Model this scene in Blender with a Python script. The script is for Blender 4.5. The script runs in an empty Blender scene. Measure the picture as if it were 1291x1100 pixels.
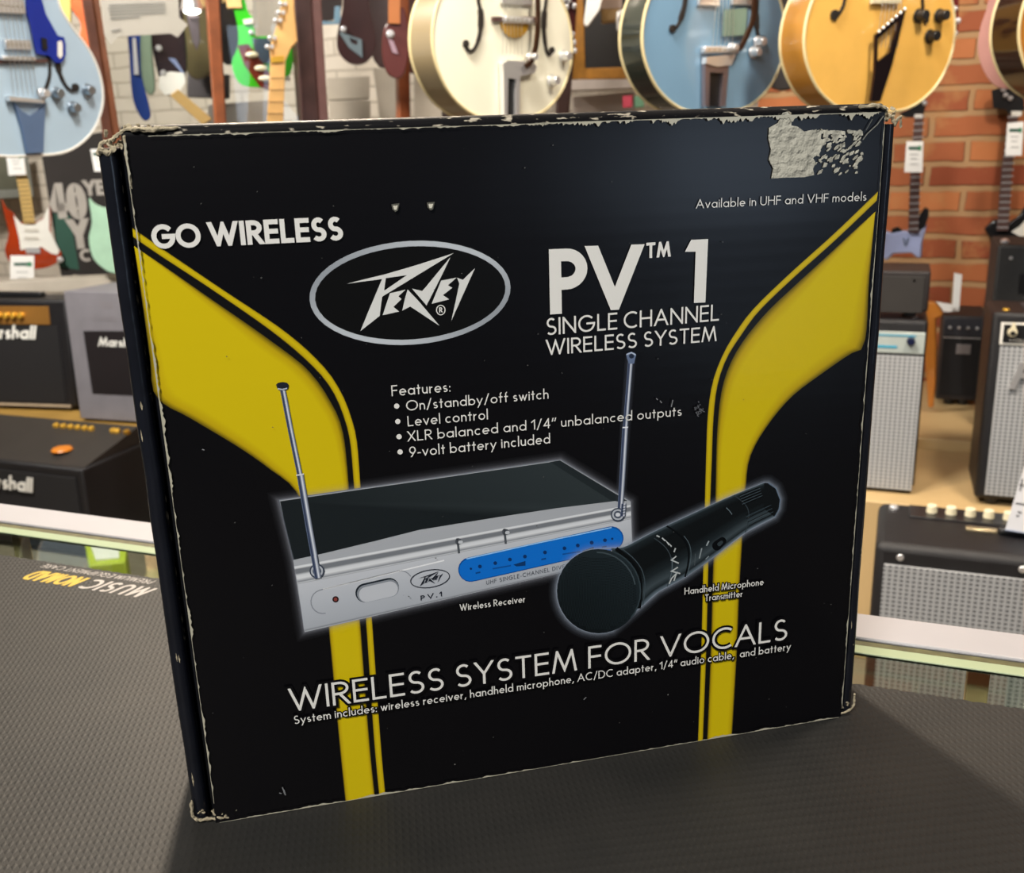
import bpy, bmesh, math, random
from mathutils import Vector, Matrix
from mathutils.geometry import tessellate_polygon
PI = math.pi
rnd = random.Random(7)
scene = bpy.context.scene
COL = scene.collection

# ------------------------------------------------------------------ camera calibration
F = 1285.83; CX = 645.5; CY = 550.0
CAM = Vector((0, 0, 0.32421))
R = Matrix(((0.93622, -0.075385, 0.343233), (0.350092, 0.284708, -0.892399), (-0.030447, 0.955646, 0.292941)))

def ray(px, py):
    return R @ Vector((px - CX, CY - py, -F))
def P(px, py, zc):                     # world point seen at a pixel, zc metres deep
    return CAM + ray(px, py) * (zc / F)
def T(px, py, z=0.0):                  # world point seen at a pixel on a horizontal plane
    r = ray(px, py); return CAM + r * ((z - CAM.z) / r.z)

class Frame:
    """a vertical (or leaning) face: x to its right, y into its depth, z up"""
    def __init__(s, o, yaw=0.0, lean=0.0, roll=0.0):
        s.o = Vector(o)
        m = Matrix.Rotation(math.radians(yaw), 3, 'Z') @ Matrix.Rotation(math.radians(-lean), 3, 'X') @ Matrix.Rotation(math.radians(roll), 3, 'Y')
        s.ex, s.ey, s.ez = m.col[0].copy(), m.col[1].copy(), m.col[2].copy()
        s.m = m
    def loc(s, px, py, y=0.0):
        r = ray(px, py); o = s.o + s.ey * y
        t = (o - CAM).dot(s.ey) / r.dot(s.ey)
        d = CAM + r * t - s.o
        return (d.dot(s.ex), d.dot(s.ez))
    def L(s, pts, y=0.0):
        return [s.loc(a, b, y) for a, b in pts]
    def mat(s):
        m = s.m.to_4x4(); m.translation = s.o; return m
def facing(px, py, zc, turn=0.0, lean=0.0, roll=0.0):
    """frame at a pixel/depth that faces the camera, then turned (degrees, + = its front swings to our right)"""
    o = P(px, py, zc); d = o - CAM
    yaw = math.degrees(math.atan2(-d.x, d.y)) + turn
    return Frame(o, yaw, lean, roll)

# ------------------------------------------------------------------ materials
MATS = {}
def mk(name, col, rough=0.5, metal=0.0, coat=0.0, var=0.08, vs=12.0, bump=0.0, bs=200.0, emit=0.0, spec=0.5):
    if name in MATS: return MATS[name]
    m = bpy.data.materials.new(name); m.use_nodes = True; nt = m.node_tree
    b = nt.nodes['Principled BSDF']
    tc = nt.nodes.new('ShaderNodeTexCoord')
    n = nt.nodes.new('ShaderNodeTexNoise'); n.inputs['Scale'].default_value = vs; n.inputs['Detail'].default_value = 4
    nt.links.new(tc.outputs['Object'], n.inputs['Vector'])
    r = nt.nodes.new('ShaderNodeValToRGB')
    r.color_ramp.elements[0].position = 0.3; r.color_ramp.elements[1].position = 0.7
    r.color_ramp.elements[0].color = [c * (1 - var) for c in col[:3]] + [1]
    r.color_ramp.elements[1].color = [min(1, c * (1 + var)) for c in col[:3]] + [1]
    nt.links.new(n.outputs['Fac'], r.inputs['Fac']); nt.links.new(r.outputs['Color'], b.inputs['Base Color'])
    b.inputs['Roughness'].default_value = rough; b.inputs['Metallic'].default_value = metal
    b.inputs['Coat Weight'].default_value = coat; b.inputs['Coat Roughness'].default_value = 0.05
    b.inputs['Specular IOR Level'].default_value = spec
    if bump:
        n2 = nt.nodes.new('ShaderNodeTexNoise'); n2.inputs['Scale'].default_value = bs
        nt.links.new(tc.outputs['Object'], n2.inputs['Vector'])
        bp = nt.nodes.new('ShaderNodeBump'); bp.inputs['Strength'].default_value = bump; bp.inputs['Distance'].default_value = 0.002
        nt.links.new(n2.outputs['Fac'], bp.inputs['Height']); nt.links.new(bp.outputs['Normal'], b.inputs['Normal'])
    if emit:
        b.inputs['Emission Color'].default_value = list(col[:3]) + [1]; b.inputs['Emission Strength'].default_value = emit
    MATS[name] = m; return m
def hexc(h):
    h = h.lstrip('#'); v = [int(h[i:i + 2], 16) / 255 for i in (0, 2, 4)]
    return tuple((x / 12.92) if x <= 0.04045 else ((x + 0.055) / 1.055) ** 2.4 for x in v)

def nodes(name):
    m = bpy.data.materials.new(name); m.use_nodes = True; nt = m.node_tree
    return m, nt, nt.nodes['Principled BSDF']
def mnode(nt, op, a, b=None, c=None):
    n = nt.nodes.new('ShaderNodeMath'); n.operation = op
    for i, v in enumerate((a, b, c)):
        if v is None: continue
        if isinstance(v, (int, float)): n.inputs[i].default_value = v
        else: nt.links.new(v, n.inputs[i])
    return n.outputs[0]

def brick_mat(name, c1, c2, mortar, bw=0.23, bh=0.076, ms=0.012, bump=0.6, patch=None):
    m, nt, b = nodes(name)
    tc = nt.nodes.new('ShaderNodeTexCoord'); sp = nt.nodes.new('ShaderNodeSeparateXYZ'); nt.links.new(tc.outputs['Object'], sp.inputs[0])
    cb = nt.nodes.new('ShaderNodeCombineXYZ'); nt.links.new(mnode(nt, 'ADD', sp.outputs[0], sp.outputs[1]), cb.inputs[0]); nt.links.new(sp.outputs[2], cb.inputs[1])
    nz = nt.nodes.new('ShaderNodeTexNoise'); nz.inputs['Scale'].default_value = 9; nz.inputs['Detail'].default_value = 3; nt.links.new(tc.outputs['Object'], nz.inputs['Vector'])
    mx0 = nt.nodes.new('ShaderNodeMixRGB'); mx0.blend_type = 'LINEAR_LIGHT'; mx0.inputs['Fac'].default_value = 0.010
    nt.links.new(cb.outputs[0], mx0.inputs['Color1']); nt.links.new(nz.outputs['Color'], mx0.inputs['Color2'])
    t = nt.nodes.new('ShaderNodeTexBrick'); nt.links.new(mx0.outputs[0], t.inputs['Vector'])
    t.inputs['Scale'].default_value = 1; t.inputs['Brick Width'].default_value = bw; t.inputs['Row Height'].default_value = bh
    t.inputs['Mortar Size'].default_value = ms; t.inputs['Mortar Smooth'].default_value = 0.3; t.inputs['Bias'].default_value = 0
    t.inputs['Color1'].default_value = [*c1, 1]; t.inputs['Color2'].default_value = [*c2, 1]; t.inputs['Mortar'].default_value = [*mortar, 1]
    n = nt.nodes.new('ShaderNodeTexNoise'); n.inputs['Scale'].default_value = 7; n.inputs['Detail'].default_value = 5; n.inputs['Roughness'].default_value = 0.65
    nt.links.new(tc.outputs['Object'], n.inputs['Vector'])
    rp = nt.nodes.new('ShaderNodeValToRGB'); rp.color_ramp.elements[0].position = 0.52; rp.color_ramp.elements[1].position = 0.66
    nt.links.new(n.outputs['Fac'], rp.inputs['Fac'])
    mx = nt.nodes.new('ShaderNodeMixRGB'); nt.links.new(rp.outputs[0], mx.inputs['Fac'])
    nt.links.new(t.outputs['Color'], mx.inputs['Color1']); mx.inputs['Color2'].default_value = [*(patch or mortar), 1]
    fac = mnode(nt, 'MULTIPLY', rp.outputs[0], 0.6); nt.links.new(fac, mx.inputs['Fac'])
    nt.links.new(mx.outputs[0], b.inputs['Base Color']); b.inputs['Roughness'].default_value = 0.75
    bp = nt.nodes.new('ShaderNodeBump'); bp.inputs['Strength'].default_value = bump; bp.inputs['Distance'].default_value = 0.01
    h = mnode(nt, 'ADD', mnode(nt, 'MULTIPLY', t.outputs['Fac'], -1.0), mnode(nt, 'MULTIPLY', n.outputs['Fac'], 0.5))
    nt.links.new(h, bp.inputs['Height']); nt.links.new(bp.outputs['Normal'], b.inputs['Normal'])
    return m

def grille_mat(name, light, dark, px=0.011, pz=0.009):
    """silver speaker cloth: vertical cords crossed by dark dashes"""
    m, nt, b = nodes(name)
    tc = nt.nodes.new('ShaderNodeTexCoord'); sp = nt.nodes.new('ShaderNodeSeparateXYZ'); nt.links.new(tc.outputs['Object'], sp.inputs[0])
    a = mnode(nt, 'SINE', mnode(nt, 'MULTIPLY', sp.outputs[0], 2 * PI / px))
    c = mnode(nt, 'SINE', mnode(nt, 'MULTIPLY', sp.outputs[2], 2 * PI / pz))
    v = mnode(nt, 'MAXIMUM', mnode(nt, 'MULTIPLY', a, 0.9), mnode(nt, 'MULTIPLY', c, 0.7))
    r = nt.nodes.new('ShaderNodeValToRGB'); r.color_ramp.elements[0].position = 0.25; r.color_ramp.elements[1].position = 0.75
    r.color_ramp.elements[0].color = [*dark, 1]; r.color_ramp.elements[1].color = [*light, 1]
    nt.links.new(mnode(nt, 'MULTIPLY_ADD', v, 0.5, 0.5), r.inputs['Fac']); nt.links.new(r.outputs[0], b.inputs['Base Color'])
    b.inputs['Roughness'].default_value = 0.55
    bp = nt.nodes.new('ShaderNodeBump'); bp.inputs['Strength'].default_value = 0.4; bp.inputs['Distance'].default_value = 0.001
    nt.links.new(v, bp.inputs['Height']); nt.links.new(bp.outputs['Normal'], b.inputs['Normal'])
    return m

def glass_mat(name, tint, gloss_rough=0.0, ior=1.5):
    m = bpy.data.materials.new(name); m.use_nodes = True; nt = m.node_tree; nt.nodes.clear()
    o = nt.nodes.new('ShaderNodeOutputMaterial'); mx = nt.nodes.new('ShaderNodeMixShader')
    tr = nt.nodes.new('ShaderNodeBsdfTransparent'); tr.inputs[0].default_value = [*tint, 1]
    gl = nt.nodes.new('ShaderNodeBsdfGlossy'); gl.inputs['Roughness'].default_value = gloss_rough
    fr = nt.nodes.new('ShaderNodeLayerWeight'); fr.inputs['Blend'].default_value = .5; f0 = ((ior - 1) / (ior + 1)) ** 2
    nt.links.new(mnode(nt, 'MULTIPLY_ADD', mnode(nt, 'POWER', fr.outputs['Facing'], 5.0), 1 - f0, f0), mx.inputs[0]); nt.links.new(tr.outputs[0], mx.inputs[1]); nt.links.new(gl.outputs[0], mx.inputs[2])
    nt.links.new(mx.outputs[0], o.inputs[0]); return m

# ------------------------------------------------------------------ mesh helpers
class MB:
    def __init__(s): s.v = []; s.f = []; s.mi = []
    def add(s, v, f, mi=0):
        k = len(s.v); s.v += [tuple(p) for p in v]
        for q in f: s.f.append([k + i for i in q]); s.mi.append(mi)
    def box(s, x0, x1, y0, y1, z0, z1, mi=0):
        s.add([(x, y, z) for z in (z0, z1) for y in (y0, y1) for x in (x0, x1)],
              [(0, 2, 3, 1), (4, 5, 7, 6), (0, 1, 5, 4), (2, 6, 7, 3), (0, 4, 6, 2), (1, 3, 7, 5)], mi)
    def prism(s, poly, y0, y1, holes=(), mi=0):
        """outline in x,z pushed from y0 to y1"""
        loops = [list(poly)] + [list(h) for h in holes]
        tri = tessellate_polygon([[Vector((a, b, 0)) for a, b in l] for l in loops])
        pts = [p for l in loops for p in l]; n = len(pts)
        v = [(a, y0, b) for a, b in pts] + [(a, y1, b) for a, b in pts]
        f = []
        for t in tri: f.append(tuple(t)); f.append(tuple(n + i for i in reversed(t)))
        k = 0
        for l in loops:
            m = len(l)
            for i in range(m):
                a, b = k + i, k + (i + 1) % m
                f.append((a, b, n + b, n + a))
            k += m
        s.add(v, f, mi)
    def plan(s, poly, z0, z1, mi=0):
        """outline in x,y pushed from z0 to z1"""
        t = MB(); t.prism(poly, z0, z1, mi=mi)
        s.add([(a, c, b) for a, b, c in t.v], t.f, mi)
    def cyl(s, c, axis, r, h, n=16, r2=None, mi=0):
        c = Vector(c); ax = Vector(axis).normalized(); u = ax.orthogonal().normalized(); w = ax.cross(u)
        r2 = r if r2 is None else r2
        v = []
        for k in range(n):
            a = 2 * PI * k / n; d = u * math.cos(a) + w * math.sin(a)
            v.append(c + d * r); v.append(c + ax * h + d * r2)
        f = [(2 * k, 2 * ((k + 1) % n), 2 * ((k + 1) % n) + 1, 2 * k + 1) for k in range(n)]
        f.append(tuple(2 * k for k in reversed(range(n)))); f.append(tuple(2 * k + 1 for k in range(n)))
        s.add(v, f, mi)
    def tube(s, pts, r, n=8, closed=False, mi=0):
        pts = [Vector(p) for p in pts]; m = len(pts); rr = r if isinstance(r, (list, tuple)) else [r] * m
        v = []; u = None
        for i, p in enumerate(pts):
            a = pts[(i - 1) % m] if (closed or i > 0) else p; b = pts[(i + 1) % m] if (closed or i < m - 1) else p
            t = (b - a).normalized()
            u = t.orthogonal().normalized() if u is None else (u - t * u.dot(t)).normalized()
            w = t.cross(u)
            for k in range(n):
                g = 2 * PI * k / n; v.append(p + (u * math.cos(g) + w * math.sin(g)) * rr[i])
        f = []
        for i in range(m if closed else m - 1):
            j = (i + 1) % m
            for k in range(n):
                f.append((i * n + k, i * n + (k + 1) % n, j * n + (k + 1) % n, j * n + k))
        if not closed:
            f.append(tuple(reversed(range(n)))); f.append(tuple((m - 1) * n + k for k in range(n)))
        s.add(v, f, mi)
    def ball(s, c, r, n=12, sc=(1, 1, 1), mi=0):
        v = []; f = []; m = n // 2
        for i in range(1, m):
            th = PI * i / m
            for k in range(n):
                ph = 2 * PI * k / n
                v.append((c[0] + r * sc[0] * math.sin(th) * math.cos(ph), c[1] + r * sc[1] * math.sin(th) * math.sin(ph), c[2] + r * sc[2] * math.cos(th)))
        t = len(v); v.append((c[0], c[1], c[2] + r * sc[2])); v.append((c[0], c[1], c[2] - r * sc[2]))
        for i in range(m - 2):
            for k in range(n): f.append((i * n + k, (i + 1) * n + k, (i + 1) * n + (k + 1) % n, i * n + (k + 1) % n))
        for k in range(n):
            f.append((t, k, (k + 1) % n)); f.append((t + 1, (m - 2) * n + (k + 1) % n, (m - 2) * n + k))
        s.add(v, f, mi)
    def build(s, name, mats, parent=None, bevel=0.0, smooth=True, fix=True, mtx=None, seg=2):
        me = bpy.data.meshes.new(name); me.from_pydata(s.v, [], s.f)
        if not isinstance(mats, (list, tuple)): mats = [mats]
        for m in mats: me.materials.append(m)
        me.polygons.foreach_set('material_index', s.mi)
        if fix:
            bm = bmesh.new(); bm.from_mesh(me); bmesh.ops.recalc_face_normals(bm, faces=bm.faces); bm.to_mesh(me); bm.free()
        if smooth:
            me.polygons.foreach_set('use_smooth', [True] * len(me.polygons)); me.set_sharp_from_angle(angle=math.radians(38))
        me.update()
        o = bpy.data.objects.new(name, me); COL.objects.link(o)
        if parent is not None: o.parent = parent
        if mtx is not None: o.matrix_world = mtx
        if bevel:
            b = o.modifiers.new('Bevel', 'BEVEL'); b.width = bevel; b.segments = seg; b.limit_method = 'ANGLE'; b.angle_limit = math.radians(40)
            b.harden_normals = False
        return o

def thing(name, label, cat, frame=None, loc=(0, 0, 0), group=None):
    o = bpy.data.objects.new(name, None); COL.objects.link(o); o.empty_display_size = 0.05
    if frame is not None: o.matrix_world = frame.mat()
    else: o.location = loc
    return tag(o, label, cat, group)
def tag(o, label, cat, group=None):
    o['label'] = label; o['category'] = cat
    if group: o['group'] = group
    return o
def struct(o): o['kind'] = 'structure'; return o

def spline(pts, n=6, closed=False):
    """Catmull-Rom through the points"""
    out = []; m = len(pts)
    rng = range(m) if closed else range(m - 1)
    for i in rng:
        p0 = pts[(i - 1) % m] if (closed or i > 0) else pts[i]; p1 = pts[i]; p2 = pts[(i + 1) % m]
        p3 = pts[(i + 2) % m] if (closed or i + 2 < m) else p2
        for k in range(n):
            t = k / n
            out.append(tuple(0.5 * ((2 * b) + (-a + c) * t + (2 * a - 5 * b + 4 * c - d) * t * t + (-a + 3 * b - 3 * c + d) * t ** 3) for a, b, c, d in zip(p0, p1, p2, p3)))
    if not closed: out.append(tuple(pts[-1]))
    return out

def ribbon(pts, w, square=True):
    """left and right offset lines of a 2-D path with mitred joints; w is a number or one per point"""
    if not isinstance(w, (list, tuple)): pts = [p for i, p in enumerate(pts) if i == 0 or math.dist(p, pts[i - 1]) > 1e-8]
    n = len(pts); ws = w if isinstance(w, (list, tuple)) else [w] * n
    closed = n > 3 and math.dist(pts[0], pts[-1]) < 1e-7
    P_ = [Vector(p) for p in pts]
    if square and not closed:
        P_[0] = P_[0] - (P_[1] - P_[0]).normalized() * ws[0] / 2; P_[-1] = P_[-1] + (P_[-1] - P_[-2]).normalized() * ws[-1] / 2
    A = []; B = []
    for i, p in enumerate(P_):
        if closed: d0 = (p - P_[i - 1 if i else n - 2]).normalized(); d1 = (P_[i + 1 if i < n - 1 else 1] - p).normalized()
        else:
            d0 = (p - P_[i - 1]).normalized() if i else (P_[1] - p).normalized(); d1 = (P_[i + 1] - p).normalized() if i < n - 1 else d0
        n0 = Vector((-d0.y, d0.x)); n1 = Vector((-d1.y, d1.x)); mm = n0 + n1
        if mm.length < 1e-6: mm = n0
        mm.normalize(); k = 1 / max(0.16, mm.dot(n0))
        A.append(tuple(p + mm * ws[i] / 2 * k)); B.append(tuple(p - mm * ws[i] / 2 * k))
    return A, B

def clip(poly, ax, lim, sign):
    out = []; n = len(poly)
    for i in range(n):
        a, b_ = poly[i], poly[(i + 1) % n]; da, db = (a[ax] - lim) * sign, (b_[ax] - lim) * sign
        if da >= 0: out.append(a)
        if (da >= 0) != (db >= 0): t = da / (da - db); out.append(tuple(x + (y - x) * t for x, y in zip(a, b_)))
    return out
def pen_polys(pts, w):
    """convex pieces of a pen stroke, its ends and apexes cut square to the letter's box"""
    if len(pts) < 7:
        a, b_ = Vector(pts[0]), Vector(pts[1]); c, d_ = Vector(pts[-1]), Vector(pts[-2])
        e = lambda p, q: (w * .5 if min(abs(p.x - q.x), abs(p.y - q.y)) < .15 * (p - q).length else w * 1.1) / max(1e-9, (p - q).length)
        pts = list(pts); p0 = a + (a - b_) * e(a, b_); p1 = c + (c - d_) * e(c, d_); box = list(pts)
        pts[0] = tuple(p0); pts[-1] = tuple(p1)
    else:
        box = pts; pts = list(pts)
        for i0, i1 in ((0, 1), (-1, -2)):          # straight arms that run into bowls
            a, b_ = Vector(pts[i0]), Vector(pts[i1])
            if math.dist(pts[0], pts[-1]) > 1e-7 and (a - b_).length > w * 1.6: pts[i0] = tuple(a + (a - b_).normalized() * w * .5)
    zs = [p[1] for p in box]; xs = [p[0] for p in box]; z0, z1 = min(zs) - w / 2, max(zs) + w / 2; x0, x1 = min(xs) - w * .8, max(xs) + w * .8
    A, B = ribbon(pts, w, False); out = []
    for i in range(len(A) - 1):
        q = [A[i], A[i + 1], B[i + 1], B[i]]
        for ax, lim, sg in ((1, z0, 1), (1, z1, -1), (0, x0, 1), (0, x1, -1)):
            if q: q = clip(q, ax, lim, sg)
        if len(q) >= 3: out.append(q)
    return out
def pen_prism(mb, pts, w, y0, y1, shear=0.0, zb=0.0):
    for q in pen_polys(pts, w):
        q = [(a + shear * (c - zb), c) for a, c in q]; n = len(q)
        mb.add([(a, y0, c) for a, c in q] + [(a, y1, c) for a, c in q], [tuple(range(n)), tuple(reversed(range(n, 2 * n)))] + [(i, i + n, (i + 1) % n + n, (i + 1) % n) for i in range(n)])

def strip_prism(mb, pts, w, y0, y1, square=False, mi=0):
    A, B = ribbon(pts, w, square)
    for i in range(len(A) - 1):
        q = [A[i], A[i + 1], B[i + 1], B[i]]
        v = [(a, y0, b) for a, b in q] + [(a, y1, b) for a, b in q]
        mb.add(v, [(0, 1, 2, 3), (7, 6, 5, 4), (0, 4, 5, 1), (1, 5, 6, 2), (2, 6, 7, 3), (3, 7, 4, 0)], mi)

# ------------------------------------------------------------------ a geometric stroke alphabet
def arc(cx, cy, rx, ry, a0, a1, n=14):
    return [(cx + rx * math.cos(math.radians(a0 + (a1 - a0) * i / n)), cy + ry * math.sin(math.radians(a0 + (a1 - a0) * i / n))) for i in range(n + 1)]
XH = 0.58
def circ(cy, ry): return arc(.5, cy, .5, ry, 0, 360, 22)
def S_(h): return arc(.5, h * .745, .44, h * .255, 40, 270, 12)[:-1] + arc(.5, h * .245, .5, h * .245, 90, -145, 12)
H2 = XH / 2
GL = {
 'A': (.78, [[(0, 0), (.5, 1), (1, 0)], [(.2, .34), (.8, .34)]]),
 'B': (.5, [[(0, 0), (0, 1), (.4, 1)] + arc(.4, .77, .5, .23, 90, -90) + [(0, .54)], [(.4, .54)] + arc(.45, .27, .55, .27, 90, -90) + [(0, 0)]]),
 'C': (.76, [arc(.62, .5, .62, .5, 52, 308, 20)]),
 'D': (.74, [[(0, 0), (0, 1), (.35, 1)] + arc(.35, .5, .65, .5, 90, -90, 16) + [(0, 0)]]),
 'E': (.46, [[(1, 0), (0, 0), (0, 1), (1, 1)], [(0, .52), (.95, .52)]]),
 'F': (.44, [[(0, 0), (0, 1), (1, 1)], [(0, .52), (.95, .52)]]),
 'G': (.92, [arc(.5, .5, .5, .5, 42, 360, 22) + [(.55, .5)]]),
 'H': (.66, [[(0, 0), (0, 1)], [(1, 0), (1, 1)], [(0, .53), (1, .53)]]),
 'I': (0, [[(0, 0), (0, 1)]]),
 'K': (.6, [[(0, 0), (0, 1)], [(1, 1), (0, .45)], [(.2, .55), (1, 0)]]),
 'L': (.42, [[(0, 1), (0, 0), (1, 0)]]),
 'M': (.88, [[(0.0, 0), (.17, 1), (.5, .08), (.83, 1), (1, 0)]]),
 'N': (.7, [[(0, 0), (0, 1), (1, 0), (1, 1)]]),
 'O': (.98, [arc(.5, .5, .5, .5, 0, 360, 28)]),
 'P': (.5, [[(0, 0), (0, 1), (.42, 1)] + arc(.42, .73, .58, .27, 90, -90) + [(0, .46)]]),
 'Q': (.98, [arc(.5, .5, .5, .5, 0, 360, 28), [(.6, .35), (1, 0)]]),
 'R': (.52, [[(0, 0), (0, 1), (.42, 1)] + arc(.42, .74, .55, .26, 90, -90) + [(0, .48)], [(.42, .48), (1, 0)]]),
 'S': (.5, [S_(1)]),
 'T': (.52, [[(0, 1), (1, 1)], [(.5, 0), (.5, 1)]]),
 'U': (.62, [[(0, 1), (0, .31)] + arc(.5, .31, .5, .31, 180, 360) + [(1, 1)]]),
 'V': (.74, [[(0, 1), (.5, 0), (1, 1)]]),
 'W': (1.08, [[(0, 1), (.27, 0), (.5, .92), (.73, 0), (1, 1)]]),
 'X': (.58, [[(0, 0), (1, 1)], [(0, 1), (1, 0)]]),
 'Y': (.62, [[(0, 1), (.5, .45), (1, 1)], [(.5, .45), (.5, 0)]]),
 'a': (.54, [circ(H2, H2), [(1, 0), (1, XH)]]),
 'b': (.54, [circ(H2, H2), [(0, 0), (0, 1.04)]]),
 'c': (.44, [arc(.58, H2, .58, H2, 50, 310)]),
 'd': (.54, [circ(H2, H2), [(1, 0), (1, 1.04)]]),
 'e': (.52, [[(0.05, H2), (1, H2)] + arc(.5, H2, .5, H2, 0, 315, 18)[1:]]),
 'f': (.26, [[(.38, 0), (.38, .84)] + arc(.85, .84, .47, .2, 180, 90, 6), [(0, XH), (.95, XH)]]),
 'g': (.54, [circ(H2, H2), [(1, XH), (1, -.08)] + arc(.5, -.08, .5, .24, 0, -150, 10)]),
 'h': (.4, [[(0, 0), (0, 1.04)], [(0, .3)] + arc(.5, .33, .5, .25, 170, 0, 10) + [(1, 0)]]),
 'i': (0, [[(0, 0), (0, XH)], [(0, .80), (0, .82)]]),
 'l': (0, [[(0, 0), (0, 1.04)]]),
 'm': (.72, [[(0, 0), (0, XH)], [(0, .3)] + arc(.25, .36, .25, .22, 170, 0, 8) + [(.5, 0)], [(.5, .3)] + arc(.75, .36, .25, .22, 170, 0, 8) + [(1, 0)]]),
 'n': (.4, [[(0, 0), (0, XH)], [(0, .3)] + arc(.5, .33, .5, .25, 170, 0, 10) + [(1, 0)]]),
 'o': (.54, [circ(H2, H2)]),
 'p': (.54, [circ(H2, H2), [(0, XH), (0, -.32)]]),
 'r': (.22, [[(0, 0), (0, XH)], [(0, .32)] + arc(.95, .32, .9, .24, 170, 80, 8)]),
 's': (.32, [S_(XH)]),
 't': (.24, [[(.5, 0), (.5, .86)], [(0, XH), (1, XH)]]),
 'u': (.4, [[(0, XH), (0, .25)] + arc(.5, .25, .5, .25, 180, 360, 10) + [(1, XH)], [(1, XH), (1, 0)]]),
 'v': (.44, [[(0, XH), (.5, 0), (1, XH)]]),
 'w': (.68, [[(0, XH), (.27, 0), (.5, XH * .95), (.73, 0), (1, XH)]]),
 'y': (.46, [[(0, XH), (.5, 0)], [(1, XH), (.15, -.34)]]),
 '0': (.5, [arc(.5, .5, .5, .5, 0, 360, 24)]),
 '1': (.22, [[(0, .82), (1, 1), (1, 0)]]),
 '4': (.52, [[(.78, 0), (.78, 1), (0, .26), (1, .26)]]),
 '9': (.5, [arc(.5, .68, .5, .32, 0, 360, 20), [(.97, .58), (.3, 0)]]),
 '$': (.5, [S_(1), [(.5, -.12), (.5, 1.12)]]),
 '/': (.36, [[(0, -.1), (1, 1.04)]]),
 '-': (.2, [[(0, .32), (1, .32)]]),
 '.': (0, [[(0, 0), (0, .02)]]),
 ':': (0, [[(0, 0), (0, .02)], [(0, .46), (0, .48)]]),
 ',': (.07, [[(1, .02), (0, -.16)]]),
 '"': (.26, [[(.0, .70), (.25, 1)], [(.9, .70), (1.15, 1)]]),
}
def text_strokes(s, w, track=.13, space=.28):
    """list of centre lines in units of cap height, total width"""
    out = []; x = 0
    for ch in s:
        if ch == ' ': x += space; continue
        wd, st = GL[ch]
        if wd > .1: wd = max(.1, wd - (w - .11) * .75)
        for q in st: out.append([(x + w / 2 + a * wd, w / 2 + b * (1 - w)) for a, b in q])
        x += wd + w + track
    return out, x - track

# ------------------------------------------------------------------ shared materials
tolex = mk('black_tolex', hexc('#141316'), 0.45, var=.12, vs=60, bump=.5, bs=900)
tolex_b = mk('brown_black_tolex', hexc('#221c1c'), 0.5, var=.12, vs=60, bump=.5, bs=900)
chrome = mk('chrome', (.85, .85, .86), 0.28, .75, var=.03)
goldm = mk('gold_metal', hexc('#d9a93c'), 0.3, .45, var=.06)
blackp = mk('black_plastic', (.012, .012, .013), 0.3, var=.1)
creamp = mk('cream_plastic', hexc('#dcd3b4'), 0.4, var=.04)
whitep = mk('white_plastic', hexc('#e4e2da'), 0.4, var=.03)
maple = mk('maple', hexc('#e0b87c'), 0.35, coat=.4, var=.08, vs=30)
rosew = mk('rosewood', hexc('#4a3430'), 0.45, var=.2, vs=50)
pap = mk('paper_white', hexc('#e9e8e4'), 0.7, var=.02)
grey_ink = mk('grey_ink', hexc('#8b8a88'), 0.7)
green_ink = mk('green_ink', hexc('#2f7a52'), 0.6)
tanwood = mk('pale_plywood', hexc('#c5a878'), 0.5, var=.08, vs=5)
tanwood_d = mk('tan_wood', hexc('#a3803f'), 0.5, var=.12, vs=8)
grille = grille_mat('silver_grille_cloth', hexc('#a8aaac'), hexc('#4c4f52'))
blackcloth = mk('black_grille_cloth', hexc('#100e10'), 0.85, var=.15, vs=300, bump=.3, bs=1500)
strm = mk('string_steel', (.7, .68, .62), .3, 1.0)

exec_later = []
# ================================================================== THE CARTON
BLw = T(272, 1037); BRw = T(1060, 903)
d = BRw - BLw; W = d.length; yawB = math.degrees(math.atan2(d.y, d.x))
BX = Frame(BLw, yawB)
HB = 0.3256; DEPTH = 0.088

card_m, nt, b = nodes('printed_glossy_card')
at = nt.nodes.new('ShaderNodeAttribute'); at.attribute_name = 'ink'
tc = nt.nodes.new('ShaderNodeTexCoord')
sp = nt.nodes.new('ShaderNodeSeparateXYZ'); nt.links.new(tc.outputs['Object'], sp.inputs[0])
# specks and fine scuffs rubbed through the ink
vo = nt.nodes.new('ShaderNodeTexVoronoi'); vo.inputs['Scale'].default_value = 85; nt.links.new(tc.outputs['Object'], vo.inputs['Vector'])
nz = nt.nodes.new('ShaderNodeTexNoise'); nz.inputs['Scale'].default_value = 14; nz.inputs['Detail'].default_value = 3; nt.links.new(tc.outputs['Object'], nz.inputs['Vector'])
spk = mnode(nt, 'LESS_THAN', vo.outputs['Distance'], mnode(nt, 'MULTIPLY', mnode(nt, 'SUBTRACT', nz.outputs['Fac'], 0.56), 0.35))
mx = nt.nodes.new('ShaderNodeMixRGB'); nt.links.new(mnode(nt, 'MULTIPLY', spk, 0.35), mx.inputs['Fac'])
nt.links.new(at.outputs['Color'], mx.inputs['Color1']); mx.inputs['Color2'].default_value = (.45, .45, .42, 1)
nt.links.new(mx.outputs[0], b.inputs['Base Color']); nt.links.new(at.outputs['Alpha'], b.inputs['Alpha'])
b.inputs['Roughness'].default_value = 0.25; b.inputs['Specular IOR Level'].default_value = 0.42
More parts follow.
